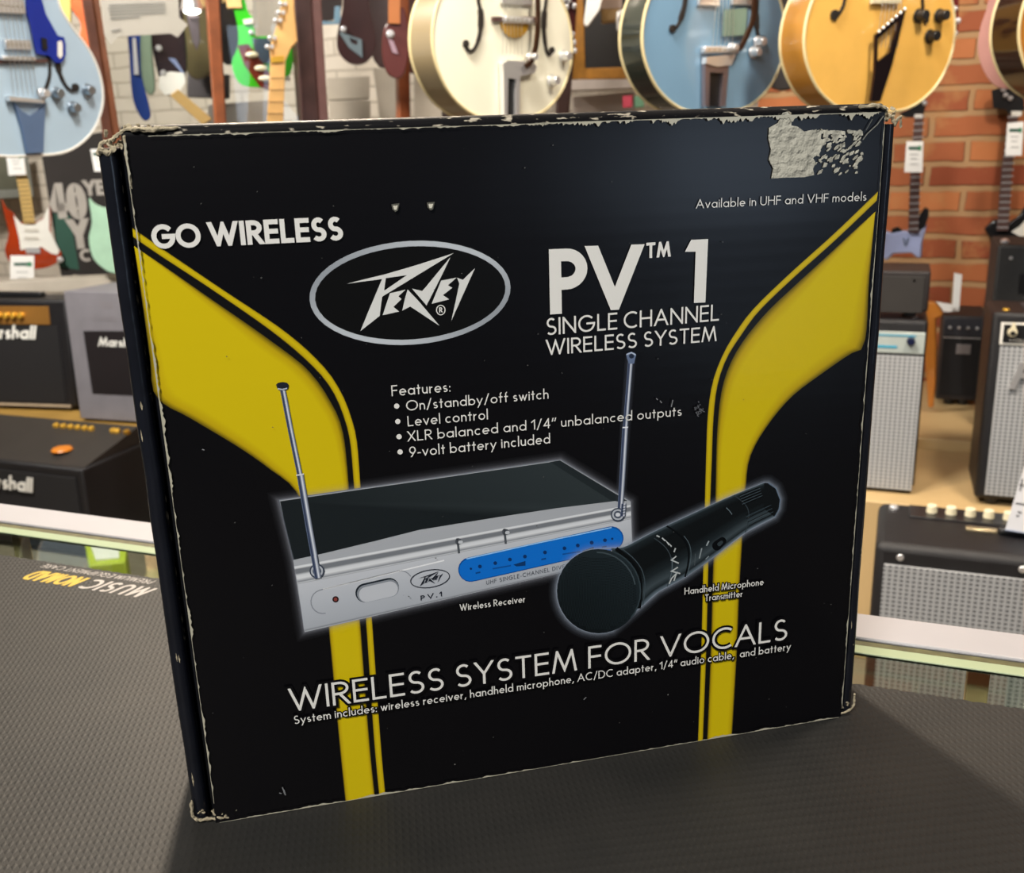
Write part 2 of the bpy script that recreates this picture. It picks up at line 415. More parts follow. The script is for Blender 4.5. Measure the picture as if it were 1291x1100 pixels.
# corrugated board showing through: faint horizontal ribs
rib = mnode(nt, 'SINE', mnode(nt, 'MULTIPLY', sp.outputs[2], 2 * PI / 0.0072))
n3 = nt.nodes.new('ShaderNodeTexNoise'); n3.inputs['Scale'].default_value = 9; n3.inputs['Detail'].default_value = 2; nt.links.new(tc.outputs['Object'], n3.inputs['Vector'])
hgt = mnode(nt, 'ADD', mnode(nt, 'MULTIPLY', rib, 0.012), mnode(nt, 'MULTIPLY', n3.outputs['Fac'], 1.4))
bp = nt.nodes.new('ShaderNodeBump'); bp.inputs['Strength'].default_value = 0.5; bp.inputs['Distance'].default_value = 0.0008
nt.links.new(hgt, bp.inputs['Height']); nt.links.new(bp.outputs['Normal'], b.inputs['Normal'])

card_side = mk('black_glossy_card', (.006, .007, .011), .22, var=.2, vs=40, bump=.3, bs=60)
card_raw = mk('torn_card_pulp', hexc('#9f957d'), .85, var=.25, vs=120, bump=.8, bs=400)
label_m = mk('torn_label_paper', hexc('#a9a89c'), .75, var=.12, vs=160, bump=1.0, bs=260)

INK = dict(blk=(.0022, .0020, .0028), wht=hexc('#d6d6d2'), yel=hexc('#c8b400'))
class Print:
    """flat inked shapes on the lid, each layer a hair above the last"""
    def __init__(s): s.v = []; s.c = []; s.f = []; s.lay = 0
    def layer(s): s.lay += 1
    def quad(s, pts, cols):
        k = len(s.v); y = -0.00004 - s.lay * 0.000012
        for p, c in zip(pts, cols):
            s.v.append((p[0], y, p[1])); s.c.append(tuple(c) if len(c) == 4 else (*c, 1))
        s.f.append(list(range(k, k + len(pts))))
    def poly(s, pts, col, holes=()):
        """pts in lid metres; col a colour or one per point"""
        loops = [list(pts)] + [list(h) for h in holes]; al = [p for l in loops for p in l]
        tri = tessellate_polygon([[Vector((a, b_, 0)) for a, b_ in l] for l in loops])
        k = len(s.v); y = -0.00004 - s.lay * 0.000012
        for i, p in enumerate(al):
            c = col[i] if isinstance(col[0], (tuple, list)) else col
            s.v.append((p[0], y, p[1])); s.c.append(tuple(c) if len(c) == 4 else (*c, 1))
        for t in tri: s.f.append([k + i for i in t])
    def line(s, pts, w, col, square=False):
        A, B = ribbon(pts, w, square)
        for i in range(len(A) - 1): s.quad([A[i], A[i + 1], B[i + 1], B[i]], [col] * 4)
    def grad(s, pts, prof, square=False):
        """a line whose cross section follows prof = [(offset, colour), ...]"""
        rails = []
        for off, c in prof:
            A, _ = ribbon(pts, 2 * off if off else 1e-9, square) if off >= 0 else (ribbon(pts, -2 * off, square)[1], None)
            rails.append(A)
        for j in range(len(prof) - 1):
            for i in range(len(pts) - 1):
                s.quad([rails[j][i], rails[j][i + 1], rails[j + 1][i + 1], rails[j + 1][i]], [prof[j][1], prof[j][1], prof[j + 1][1], prof[j + 1][1]])
    def between(s, A, B, prof):
        """fill between two matched lines; prof = [(t, colour), ...]"""
        for j in range(len(prof) - 1):
            t0, c0 = prof[j]; t1, c1 = prof[j + 1]
            for i in range(len(A) - 1):
                g = lambda k, t: (A[k][0] + (B[k][0] - A[k][0]) * t, A[k][1] + (B[k][1] - A[k][1]) * t)
                s.quad([g(i, t0), g(i + 1, t0), g(i + 1, t1), g(i, t1)], [c0, c0, c1, c1])
    def text(s, txt, x0, y0, x1, y1, cap, w, col, outline=0, track=.13, space=.28, shear=0.0, y1fix=None):
        """px baseline ends, px cap height at the left end"""
        a = BX.loc(x0, y0); e = BX.loc(x1, y1); c = BX.loc(x0, y0 - cap)
        H = c[1] - a[1]; st, tw = text_strokes(txt, w, track, space)
        sx = (e[0] - a[0]) / tw; base = lambda x: a[1] + (e[1] - a[1]) * (x - a[0]) / (e[0] - a[0])
        pen = w * H
        for pas in ((1, 0) if outline else (0,)):
            for k, q in enumerate(st):
                pts = []
                for x, z in q:
                    pts.append((a[0] + x * sx, z * H))
                pw = pen + (outline if pas else 0)
                l0 = s.lay
                for pg in pen_polys(pts, pw):
                    pg = [(X, base(X) + Z) for X, Z in pg]; s.quad(pg, [INK['blk'] if pas else col] * len(pg)); s.lay += .06
                s.lay = l0 + 0.02
            s.layer()
PR = Print()
def Lp(pts): return [BX.loc(x, y) for x, y in pts]

# -- yellow bands
def resamp(pts, n=40):
    pts = spline(pts, 8); d = [0]
    for i in range(1, len(pts)): d.append(d[-1] + math.dist(pts[i], pts[i - 1]))
    out = []; j = 0
    for k in range(n + 1):
        t = d[-1] * k / n
        while j < len(d) - 2 and d[j + 1] < t: j += 1
        u = (t - d[j]) / max(1e-9, d[j + 1] - d[j]); out.append(tuple(a + (b_ - a) * u for a, b_ in zip(pts[j], pts[j + 1])))
    return out
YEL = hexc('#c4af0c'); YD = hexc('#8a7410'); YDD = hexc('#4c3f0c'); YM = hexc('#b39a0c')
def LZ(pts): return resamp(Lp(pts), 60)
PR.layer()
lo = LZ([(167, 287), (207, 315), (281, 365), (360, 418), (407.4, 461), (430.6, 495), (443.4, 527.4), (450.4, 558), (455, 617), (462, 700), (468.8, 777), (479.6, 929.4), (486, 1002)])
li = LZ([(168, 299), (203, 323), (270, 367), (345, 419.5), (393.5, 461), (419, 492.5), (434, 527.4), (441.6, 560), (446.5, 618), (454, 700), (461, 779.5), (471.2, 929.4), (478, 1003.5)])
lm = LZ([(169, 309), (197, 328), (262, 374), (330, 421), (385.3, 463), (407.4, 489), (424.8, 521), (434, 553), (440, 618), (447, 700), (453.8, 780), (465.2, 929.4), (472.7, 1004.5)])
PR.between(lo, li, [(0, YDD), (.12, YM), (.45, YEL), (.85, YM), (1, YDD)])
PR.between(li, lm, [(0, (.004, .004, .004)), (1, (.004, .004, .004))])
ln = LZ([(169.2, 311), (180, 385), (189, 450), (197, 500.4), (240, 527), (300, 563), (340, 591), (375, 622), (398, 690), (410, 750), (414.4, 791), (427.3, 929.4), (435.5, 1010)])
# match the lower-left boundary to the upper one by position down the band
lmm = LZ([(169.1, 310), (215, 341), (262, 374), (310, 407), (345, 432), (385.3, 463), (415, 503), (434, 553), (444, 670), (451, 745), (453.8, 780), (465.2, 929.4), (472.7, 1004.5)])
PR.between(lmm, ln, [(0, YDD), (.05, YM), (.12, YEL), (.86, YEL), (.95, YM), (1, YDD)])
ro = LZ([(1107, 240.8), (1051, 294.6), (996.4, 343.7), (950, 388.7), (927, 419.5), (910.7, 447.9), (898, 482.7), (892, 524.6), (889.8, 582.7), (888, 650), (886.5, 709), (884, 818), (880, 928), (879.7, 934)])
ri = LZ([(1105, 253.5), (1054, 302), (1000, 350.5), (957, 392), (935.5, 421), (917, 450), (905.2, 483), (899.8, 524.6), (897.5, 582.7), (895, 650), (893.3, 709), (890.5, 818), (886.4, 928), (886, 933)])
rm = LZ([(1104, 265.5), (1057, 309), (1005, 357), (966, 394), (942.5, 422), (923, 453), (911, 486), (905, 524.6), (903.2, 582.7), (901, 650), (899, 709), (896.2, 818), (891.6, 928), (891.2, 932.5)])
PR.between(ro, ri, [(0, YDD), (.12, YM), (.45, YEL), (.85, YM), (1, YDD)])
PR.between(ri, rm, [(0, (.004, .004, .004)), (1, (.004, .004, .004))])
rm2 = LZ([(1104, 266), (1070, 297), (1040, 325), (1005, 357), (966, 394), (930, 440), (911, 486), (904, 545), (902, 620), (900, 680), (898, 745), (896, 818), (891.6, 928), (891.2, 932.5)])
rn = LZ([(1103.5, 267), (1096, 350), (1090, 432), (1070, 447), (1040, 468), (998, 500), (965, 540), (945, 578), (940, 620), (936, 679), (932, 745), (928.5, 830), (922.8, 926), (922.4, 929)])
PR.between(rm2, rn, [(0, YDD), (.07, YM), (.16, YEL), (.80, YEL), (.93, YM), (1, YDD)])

# -- receiver picture
PR.layer()
def glow(pts, r=0.0045, a=0.42, col=(.32, .34, .40)):
    """soft printed halo outside a closed outline given clockwise in px"""
    q = Lp(pts); q = spline(q, 1, True) + [q[0]] if False else q + [q[0]]
    PR.grad(q, [(0, (*col, a)), (r * .18, (*col, a * .42)), (r * .4, (*col, a * .15)), (r * .7, (*col, a * .04)), (r, (*col, 0))])
    PR.grad(q, [(-r, (*col, 0)), (-r * .7, (*col, a * .04)), (-r * .4, (*col, a * .15)), (-r * .18, (*col, a * .42)), (0, (*col, a))])
rec = [(351.3, 630.4), (706.5, 578.9), (795, 632), (797, 684), (796, 702), (711, 720.7), (560, 755.5), (384.2, 796.3), (369.5, 704.6)]
glow(rec)
PR.layer()
SIL = hexc('#9fa4ab'); SILD = hexc('#70757c'); SILL = hexc('#c6cbd1'); DKG = hexc('#171d20'); DKG2 = hexc('#2b3336')
PR.poly(Lp(rec), SIL)
PR.layer()
top = [(353, 631.5), (706, 580.5), (791, 631), (777.4, 631), (700, 640.5), (631, 651), (529, 667.5), (472.3, 681.7), (411, 696.5), (369.5, 705.5)]
PR.poly(Lp(top), [(*c, 1) for c in (DKG, DKG2, DKG2, DKG2, DKG2, DKG, DKG, DKG, DKG, DKG)])
PR.layer()
PR.poly(Lp([(693.5, 582), (706, 580), (791, 631), (779, 632), (769, 629.7)]), hexc('#1f2629'))
PR.line(Lp([(351.5, 630), (706.5, 579.2), (794, 631)]), .0004, hexc('#6d737c'))
PR.line(Lp([(351.5, 630), (370, 705)]), .0004, hexc('#4d535c'))
# ribs of the silver front: matched lines left to right
def band(l0, l1, r0, r1, prof):
    n = 12; A = []; B = []
    for i in range(n + 1):
        t = i / n
        A.append((l0[0] + (r0[0] - l0[0]) * t, l0[1] + (r0[1] - l0[1]) * t)); B.append((l1[0] + (r1[0] - l1[0]) * t, l1[1] + (r1[1] - l1[1]) * t))
    PR.between(Lp(A), Lp(B), prof)
band((370.7, 713.6), (375.4, 735), (795, 636), (795.5, 653), [(0, SILL), (.1, hexc('#d5d9de')), (.2, SILD), (.42, SILD), (.55, SILL), (.72, hexc('#d0d4d9')), (.85, SIL), (.92, hexc('#7d8289')), (1, SILL)])
band((375.6, 736), (383.5, 795), (795.5, 654), (796, 701), [(0, hexc('#b7bcc4')), (.5, hexc('#aab0b9')), (.96, hexc('#9fa5ae')), (1, SILD)])
PR.layer()
def capsule(l, r, h0, h1, n=10):
    """rounded slot between two px points with given px half heights"""
    ang = math.atan2(r[1] - l[1], r[0] - l[0]); out = []
    for i in range(n + 1):
        a = ang + PI / 2 + PI * i / n; out.append((l[0] + h0 * math.cos(a), l[1] + h0 * math.sin(a)))
    for i in range(n + 1):
        a = ang - PI / 2 + PI * i / n; out.append((r[0] + h1 * math.cos(a), r[1] + h1 * math.sin(a)))
    return Lp(out)
c0 = capsule((407, 758), (505, 734), 15, 15); PR.line(c0[:16], .0005, hexc('#7f858e')); PR.line(Lp([(407, 742.5), (560, 706)]), .0007, hexc('#dde0e4'))
PR.layer()
c1 = capsule((460, 747), (491, 740), 12, 12); PR.poly(c1, hexc('#20262e')); PR.layer()
PR.poly(capsule((461, 748), (492, 741), 11, 11), hexc('#7d848d')); PR.layer(); PR.poly(capsule((462, 749), (492, 742), 9.6, 9.6), hexc('#b4b9c1')); PR.layer()
PR.poly(capsule((423, 755), (423.1, 755), 4, 4), hexc('#2c1a1c')); PR.layer(); PR.poly(capsule((423, 755), (423.1, 755), 2.2, 2.2), hexc('#7a3a34')); PR.layer()
PR.poly(capsule((593, 717.5), (771, 678), 15.5, 15), hexc('#0a4d96')); PR.layer()
PR.poly(capsule((593, 718), (771, 678.6), 14, 13.6), hexc('#0c67c4')); PR.layer()
PR.line(Lp([(588, 704), (595, 702.4), (680, 683.5), (771, 664.5)]), .0006, hexc('#8ec4f0')); PR.layer()
for x, y in ((142, 662), (190, 650), (272, 632), (350, 613), (430, 597), (537, 575), (641, 553), (712, 538), (786, 523), (857, 510), (896, 502)):
    rr = 2.4 if x not in (142, 896) else 1.5
    px, py = 560 + x / 4.232, 560 + y / 4.232; PR.poly(capsule((px, py), (px + .1, py), rr, rr, 5), hexc('#0a2f63'))
PR.layer()
for x, y in ((180, 683), (530, 610), (853, 545)): 
    px, py = 560 + x / 4.232, 560 + y / 4.232; PR.line(Lp([(px - 3, py + .6), (px + 3, py - .6)]), .0008, hexc('#0a4080'))
for (x0, y0), (x1, y1) in (((258, 662), (355, 645)), ((630, 585), (725, 570))):
    PR.line(Lp([(560 + x0 / 4.232, 560 + y0 / 4.232), (560 + x1 / 4.232, 560 + y1 / 4.232)]), .0007, hexc('#0a4a92'))
for q in (((368, 640), (433, 620), (433, 645), (385, 650)), ((735, 567), (797, 545), (797, 558), (740, 574))):
    PR.poly(Lp([(560 + a / 4.232, 560 + c / 4.232) for a, c in q]), hexc('#0a3466'))
PR.layer()
for px, py in ((577.5, 686), (636.5, 674)):
    PR.line(Lp([(px - 1, py - 8), (px + 1, py + 11)]), .0011, hexc('#4c5158')); PR.poly(capsule((px, py - 4), (px + 1, py - 4), 4, 4, 6), hexc('#52575f'))
    PR.layer(); PR.poly(capsule((px + 2, py - 3), (px + 4, py - 3.4), 2, 2, 5), hexc('#b8bdc4'))
PR.layer()
NAVY = hexc('#20242e')
PR.text('PV.1', 530, 756.5, 557.5, 751, 6.2, .2, NAVY, track=.3)
PR.text('UHF SINGLE-CHANNEL DIVER', 613, 736.5, 716, 715, 5.2, .11, hexc('#4a4f58'), track=.3, space=.5)
# logo maker, used large and small
LG = dict(
 P=([(297, 345), (420, 314), (520, 290), (700, 237), (900, 172), (505, 412), (497, 418), (483, 525), (375, 610), (420, 500), (497, 318)], [(518, 313), (637, 296), (508, 384)]),
 E=([(541, 398), (628, 378), (588, 415), (606, 430), (560, 474), (592, 500), (500, 521)], None),
 A=([(640, 377), (662, 400), (700, 440), (820, 581), (655, 472), (610, 495), (626, 425)], None),
 V=([(665, 372), (722, 385), (740, 365), (880, 195), (838, 285), (746, 466)], None),
 E2=([(828, 327), (915, 310), (866, 353), (891, 367), (838, 408), (873, 432), (775, 457)], None),
 Y=([(918, 312), (950, 322), (1018, 257), (985, 330), (885, 553), (910, 440), (930, 345)], None))
def logo(f, ink, ring_out, ring_in, inner):
    n = 48; c = [f(*p) for p in ((88, 415), (1218, 378), (640, 105), (668, 686))]
    cx = (c[0][0] + c[1][0]) / 2; cz = (c[2][1] + c[3][1]) / 2; rx = abs(c[1][0] - c[0][0]) / 2; rz = abs(c[2][1] - c[3][1]) / 2
    k = rx / 565 * 30
    el = lambda a, b_: [(cx + a * math.cos(2 * PI * i / n), cz + b_ * math.sin(2 * PI * i / n)) for i in range(n)]
    cols = []
    for i in range(n):
        s_ = math.sin(2 * PI * i / n * 2 - 0.6) * .5 + .5; cols.append(tuple(a + (b_ - a) * s_ for a, b_ in zip(ring_out, ring_in)))
    o, i_ = el(rx, rz), el(rx - k, rz - k)
    for j in range(n): q = (j + 1) % n; PR.quad([o[j], o[q], i_[q], i_[j]], [cols[j], cols[q], cols[q], cols[j]])
    if inner: PR.poly(i_, inner)
    PR.layer()
    for nm, (pl, hole) in LG.items():
        pts = [f(*p) for p in pl]
        PR.poly(pts, ink, [[f(*p) for p in hole]] if hole else ())
        PR.lay += .1
    PR.layer()
PR.layer()
logo(lambda x, y: BX.loc(370 + x / 4.4517, 280 + y / 4.4517), hexc('#cdcfcd'), hexc('#8d949c'), hexc('#b4bbc2'), (.003, .003, .003))
cc = (370 + 826 / 4.4517, 280 + 492 / 4.4517)
PR.line(Lp([(cc[0] + 5.4 * math.cos(2 * PI * i / 24), cc[1] + 6.0 * math.sin(2 * PI * i / 24)) for i in range(25)]), .00042, INK['wht'])
PR.text('R', cc[0] - 1.9, cc[1] + 3.2, cc[0] + 2.2, cc[1] + 2.9, 6.6, .2, INK['wht'])
def mini(x, y):
    u = (x - 653) / 565; v = (y - 395) / 290
    return BX.loc(542 + u * 24.5 - v * 1.2, 728.7 - u * 2.6 + v * 11.2)
def mini_logo():
    n = 32; q = [(653 + 565 * math.cos(2 * PI * i / n), 395 + 290 * math.sin(2 * PI * i / n)) for i in range(n + 1)]
    PR.line([mini(*p) for p in q], .00042, NAVY); PR.layer()
    for nm, (pl, hole) in LG.items():
        PR.poly([mini(*p) for p in pl], NAVY, [[mini(*p) for p in hole]] if hole else ()); PR.lay += .05
mini_logo(); PR.layer()

# -- antennas
def metal(pts, w):
    q = Lp(pts); m = [(-w * .5, hexc('#2c3340')), (-w * .3, hexc('#8d96a6')), (-w * .12, hexc('#d3d8e2')), (w * .08, hexc('#55607a')), (w * .3, hexc('#1d2740')), (w * .5, hexc('#5f6d88'))]
    PR.grad(q, m)
def haloline(pts, w, a=.10):
    q = Lp(pts); c = (.4, .45, .6)
    PR.grad(q, [(-w, (*c, 0)), (-w * .4, (*c, a)), (w * .4, (*c, a)), (w, (*c, 0))])
haloline([(781, 648), (788, 538), (795, 446)], .0030, .05); PR.layer()
metal([(400.5, 724), (389, 660), (378.5, 598)], .0031); PR.layer(); metal([(378.2, 599), (366, 540), (356, 488)], .0024); PR.layer()
metal([(781.2, 650), (785, 590), (788, 538)], .0030); PR.layer(); metal([(788, 539), (791.5, 495), (795, 450)], .0025); PR.layer()
PR.line(Lp([(373.5, 598.5), (383, 597)]), .0006, hexc('#c9cdd4')); PR.line(Lp([(784.5, 538.5), (791.5, 538)]), .0006, hexc('#dfe3ea')); PR.layer()
PR.poly(Lp([(348, 484.5), (350, 482.3), (356, 481), (362, 482), (364, 485), (363, 489.5), (359, 491.5), (354, 492), (349.5, 489)]), hexc('#1e222c')); PR.layer(); PR.line(Lp([(350, 489.5), (356, 490.5), (362, 489)]), .0006, hexc('#a8b0bd'))
PR.poly(Lp([(789, 447), (791, 444.5), (795.5, 443), (800, 444.5), (801.7, 447.5), (800.5, 451), (799, 458), (792.5, 458), (790, 451)]), hexc('#5d6d8a')); PR.layer()
PR.line(Lp([(789.5, 446.5), (795.5, 444), (801, 447)]), .0006, hexc('#a9b6cb')); PR.poly(capsule((795.5, 448.5), (796, 448.5), 3, 3, 5), hexc('#1d2638')); PR.layer()
for (px, py, sc) in ((399, 719, 1), (778, 648, .95)):
    for k, (r, c) in enumerate(((9, '#3b4351'), (7.2, '#a7adb7'), (5, '#4a5261'), (2.6, '#c9ced6'))):
        PR.poly(capsule((px, py), (px + 1, py), r * sc, r * sc, 8), hexc(c)); PR.layer()
metal([(401, 728), (396, 700)], .0030); PR.layer(); metal([(785, 650), (786, 634)], .0026); PR.layer()
for k in range(4): PR.line(Lp([(783, 637 + 3.5 * k), (788, 636 + 3.5 * k)]), .0004, hexc('#28303e'))
PR.layer()

# -- microphone picture
up = [(748, 693), (770, 690), (787, 688.5), (822, 670.5), (870, 648), (918, 626), (962.6, 608)]
lowe = [(800, 770), (812, 760), (829, 745), (863.5, 726), (898, 701.5), (940, 669.5), (976, 650.6)]
endc = [(968, 608), (977.5, 614.7), (983, 629), (981.5, 641)]
head = [(754.2 + 52.6 * math.cos(a), 744 + 53 * math.sin(a)) for a in [2 * PI * i / 36 for i in range(36)]]
sil = []
for i in range(7, 27): sil.append(head[i])          # lower, left and top of the head
sil = [head[(i) % 36] for i in range(7, 28)] + up[1:] + endc + list(reversed(lowe[1:]))
glow(sil, .0046, .62, (.34, .40, .50)); PR.layer()
MK = hexc('#0b0f11'); MK2 = hexc('#1a2226'); MKH = hexc('#45525a')
U2 = resamp(Lp(up[1:]), 30); L2 = resamp(Lp(lowe[:-1] + [(976, 650.6)]), 30)
PR.between(U2, L2, [(0, MKH), (.05, MK2), (.18, MK), (.5, MK), (.68, MK2), (.84, hexc('#39444a')), (.93, MK2), (1, hexc('#5d6c78'))])
PR.layer()
PR.poly(Lp([up[-1]] + endc + [(976, 650.6), (962, 640)]), MK); PR.layer()
PR.line(Lp(endc + [(976, 650.6)]), .0006, hexc('#5a6a7c'))
PR.layer()
def ring(t, bulge, w, col, half=(0, 1)):
    i = t * 30; k = int(i); u = i - k; k2 = min(30, k + 1)
    a = [U2[k][j] + (U2[k2][j] - U2[k][j]) * u for j in (0, 1)]; c = [L2[k][j] + (L2[k2][j] - L2[k][j]) * u for j in (0, 1)]
    dx, dz = c[0] - a[0], c[1] - a[1]; ln_ = math.hypot(dx, dz); nx, nz = -dz / ln_, dx / ln_
    if nx < 0: nx, nz = -nx, -nz
    pts = []
    for m_ in range(15):
        s_ = half[0] + (half[1] - half[0]) * m_ / 14; bb = bulge * math.sin(PI * s_)
        pts.append((a[0] + dx * s_ + nx * bb, a[1] + dz * s_ + nz * bb))
    PR.line(pts, w, col)
for t, bu, w_, c, h in ((.03, .006, .002, '#05080a', (0, 1)), (.06, .006, .0005, '#39454c', (0, 1)), (.24, .007, .0005, '#30393f', (.1, 1)), (.245, .007, .0004, '#56636b', (.55, .9)), (.36, .0065, .0009, '#04070a', (0, 1)), (.375, .0065, .0004, '#46535a', (.3, 1)),
                    (.80, .005, .0005, '#2c353b', (0, 1)), (.70, .005, .0004, '#5c6a72', (.2, .4))):
    ring(t, bu, w_, hexc(c), h); PR.lay += .3
for k in range(9):
    s_ = .06 + k * .035; q = [(U2[i][0] + (L2[i][0] - U2[i][0]) * s_, U2[i][1] + (L2[i][1] - U2[i][1]) * s_) for i in range(25, 30)]
    PR.line(q, .00035, hexc('#3a464d') if k % 2 else hexc('#05080a'))
for k in range(7):
    s_ = .60 + k * .05; q = [(U2[i][0] + (L2[i][0] - U2[i][0]) * s_, U2[i][1] + (L2[i][1] - U2[i][1]) * s_) for i in range(25, 31)]
    PR.line(q, .0003, hexc('#35424a') if k % 2 else hexc('#06090b'))
PR.layer()
# letters round the collar, slide switch, panel lines
LT = hexc('#aeb4b6')
for q in ([(849, 731), (852, 722), (846, 728), (843, 735)], [(857, 722), (846, 719), (854, 714)], [(855, 709), (846, 705), (852, 700)], [(849, 695), (851, 690)], [(846, 688), (840, 682), (843, 686)],
          [(838, 681), (834, 677)], [(831, 676), (827, 674)]):
    PR.line(Lp(q), .0007, LT)
PR.line(Lp([(884, 690), (881, 703)]), .0007, hexc('#7f898e')); PR.line(Lp([(893, 681), (890, 687)]), .0008, hexc('#8d979c')); PR.line(Lp([(893, 700), (889, 704)]), .0006, hexc('#78838a'))
PR.line(Lp([(876, 697), (875, 712)]), .0003, hexc('#4a5358')); PR.poly(capsule((903, 687), (910, 681), 6, 5, 6), hexc('#04070a')); PR.layer(); PR.poly(capsule((906, 685), (909, 682.5), 2.5, 2, 6), hexc('#2c363b'))
PR.layer()
hp = Lp(head); hc = BX.loc(754.2, 744)
PR.poly(hp, MK); PR.layer()
cen = BX.loc(745, 755)
for i in range(36):
    j = (i + 1) % 36; sh = .5 + .5 * math.cos(2 * PI * (i - 30) / 36); c_ = tuple(a + (b_ - a) * sh for a, b_ in zip(hexc('#0b1114'), hexc('#1d272c')))
    sh2 = .5 + .5 * math.cos(2 * PI * (j - 30) / 36); c2_ = tuple(a + (b_ - a) * sh2 for a, b_ in zip(hexc('#0b1114'), hexc('#1d272c')))
    PR.quad([cen, hp[i], hp[j]], [hexc('#10181b'), c_, c2_])
PR.layer()
# woven mesh of the head as fine dark and light rows
for k in range(-26, 27):
    pts = []
    for s_ in range(0, 25):
        a = -1 + 2 * s_ / 24; v = k / 27; xx = a; yy = v + .18 * (1 - a * a)
        if xx * xx + yy * yy < .93: pts.append((754.2 + 52 * xx, 744 + 52.4 * yy))
    if len(pts) > 2: PR.line(Lp(pts), .00022, hexc('#060a0c'))
PR.lay += .3
for k in range(-26, 27):
    pts = []
    for s_ in range(0, 25):
        a = -1 + 2 * s_ / 24; v = k / 27; yy = a; xx = v - .15 * (1 - a * a)
        if xx * xx + yy * yy < .93: pts.append((754.2 + 52 * xx, 744 + 52.4 * yy))
    if len(pts) > 2: PR.line(Lp(pts), .00016, hexc('#1b2529'))
PR.layer()
PR.line([hp[i % 36] for i in range(29, 41)], .0007, hexc('#2e3a40')); PR.line([(hp[i][0] * .93 + hc[0] * .07 - .001, hp[i][1] * .93 + hc[1] * .07) for i in range(27, 36)], .0007, hexc('#3a464c'))
PR.layer()

# -- lettering
WH = INK['wht']
PR.text('GO', 193.5, 313.6, 254.5, 311.4, 31, .20, WH, track=.04)
PR.text('WIRELESS', 264.5, 310.6, 433, 302.5, 31, .20, WH, track=.075)
PR.text('P', 693.3, 395.8, 740, 393, 82, .19, WH)
PR.text('V', 741, 391.6, 807.5, 388.6, 82, .20, WH)
PR.text('TM', 814, 325.2, 844.5, 323, 19.5, .19, WH, track=.12)
PR.poly(Lp([(660 + a / 4.965, 280 + c / 4.965) for a, c in ((1006, 184), (1045, 109), (1151, 104), (1134, 500), (1062, 503), (1073, 183))]), WH); PR.layer()
PR.text('SINGLE CHANNEL', 688.3, 422.2, 905.3, 403.6, 21.6, .115, WH, track=.13, space=.27)
PR.text('WIRELESS SYSTEM', 687.8, 447.4, 902.4, 429.2, 19.8, .12, WH, track=.12, space=.3)
PR.text('Available in UHF and VHF models', 876.4, 262.6, 1090.8, 252.6, 11.6, .10, WH, track=.15, space=.33)
PR.text('Features:', 493.6, 498.6, 567.6, 492.8, 13.6, .11, WH, track=.15)
PR.text('On/standby/off switch', 512, 517, 691, 501.6, 13, .11, WH, track=.14, space=.33)
PR.text('Level control', 513.8, 536.7, 614.7, 527.6, 13.2, .11, WH, track=.15, space=.33)
PR.text('XLR balanced and 1/4" unbalanced outputs', 513.8, 555.6, 858.4, 523, 13, .11, WH, track=.145, space=.33, outline=0)
PR.text('9-volt battery included', 516, 575.3, 693, 557.8, 13.2, .11, WH, track=.145, space=.33)
for px, py in ((499.7, 511), (501, 530.4), (502.7, 549.5), (504, 568.6)): PR.poly(capsule((px, py), (px + .2, py), 3.3, 3.3, 8), WH)
PR.layer()
PR.text('Wireless Receiver', 579.4, 768.8, 661.6, 757.6, 8.6, .12, WH, track=.16, space=.33)
PR.text('Handheld Microphone', 862, 748.2, 961.3, 736, 8.6, .12, WH, outline=.0012, track=.16, space=.33)
PR.text('Transmitter', 887.7, 756.4, 934.8, 750.8, 8.2, .12, WH, outline=.0012, track=.16, space=.33)
PR.text('WIRELESS SYSTEM FOR VOCALS', 366, 895.5, 990.8, 804.8, 29.5, .105, WH, outline=.0024, track=.125, space=.33)
PR.text('System includes: wireless receiver, handheld microphone, AC/DC adapter, 1/4" audio cable,  and battery', 371, 910.8, 995.3, 817.6, 10.4, .115, WH, outline=.0012, track=.15, space=.33)

# -- rubbed edges, pin holes, tape marks
RAW = hexc('#aaa796')
PR.lay += 2
def wear(p0, p1, n, wmax, inward, seed, thr=.25, base=.0002):
    r_ = random.Random(seed); pts = [(p0[0] + (p1[0] - p0[0]) * i / n, p0[1] + (p1[1] - p0[1]) * i / n) for i in range(n + 1)]
    val = 0; ws = []
    for i in range(n + 1):
        val = val * .72 + r_.random() ** 3 * .55; ws.append(base + (wmax * max(0, val - thr)))
    for i in range(n):
        q = [pts[i], pts[i + 1], (pts[i + 1][0] + inward[0] * ws[i + 1], pts[i + 1][1] + inward[1] * ws[i + 1]), (pts[i][0] + inward[0] * ws[i], pts[i][1] + inward[1] * ws[i])]
        PR.quad(q, [RAW] * 4)
wear((0.002, 0.0007), (W - .002, 0.0007), 240, .0014, (0, 1), 3, .35, .00022)
wear((0.0005, 0.012), (0.0005, HB - .004), 260, .0016, (1, 0), 4, .36, .00020)
wear((W - .0004, 0.006), (W - .0004, HB - .004), 240, .0010, (-1, 0), 5, .38, .00016)
wear((0.01, HB - .0016), (W * .55, HB - .0016), 200, .0012, (0, -1), 6, .4, .00018)
wear((W * .5, HB - .0014), (W - .004, HB - .0014), 300, .0034, (0, -1), 8, .34, .0003)
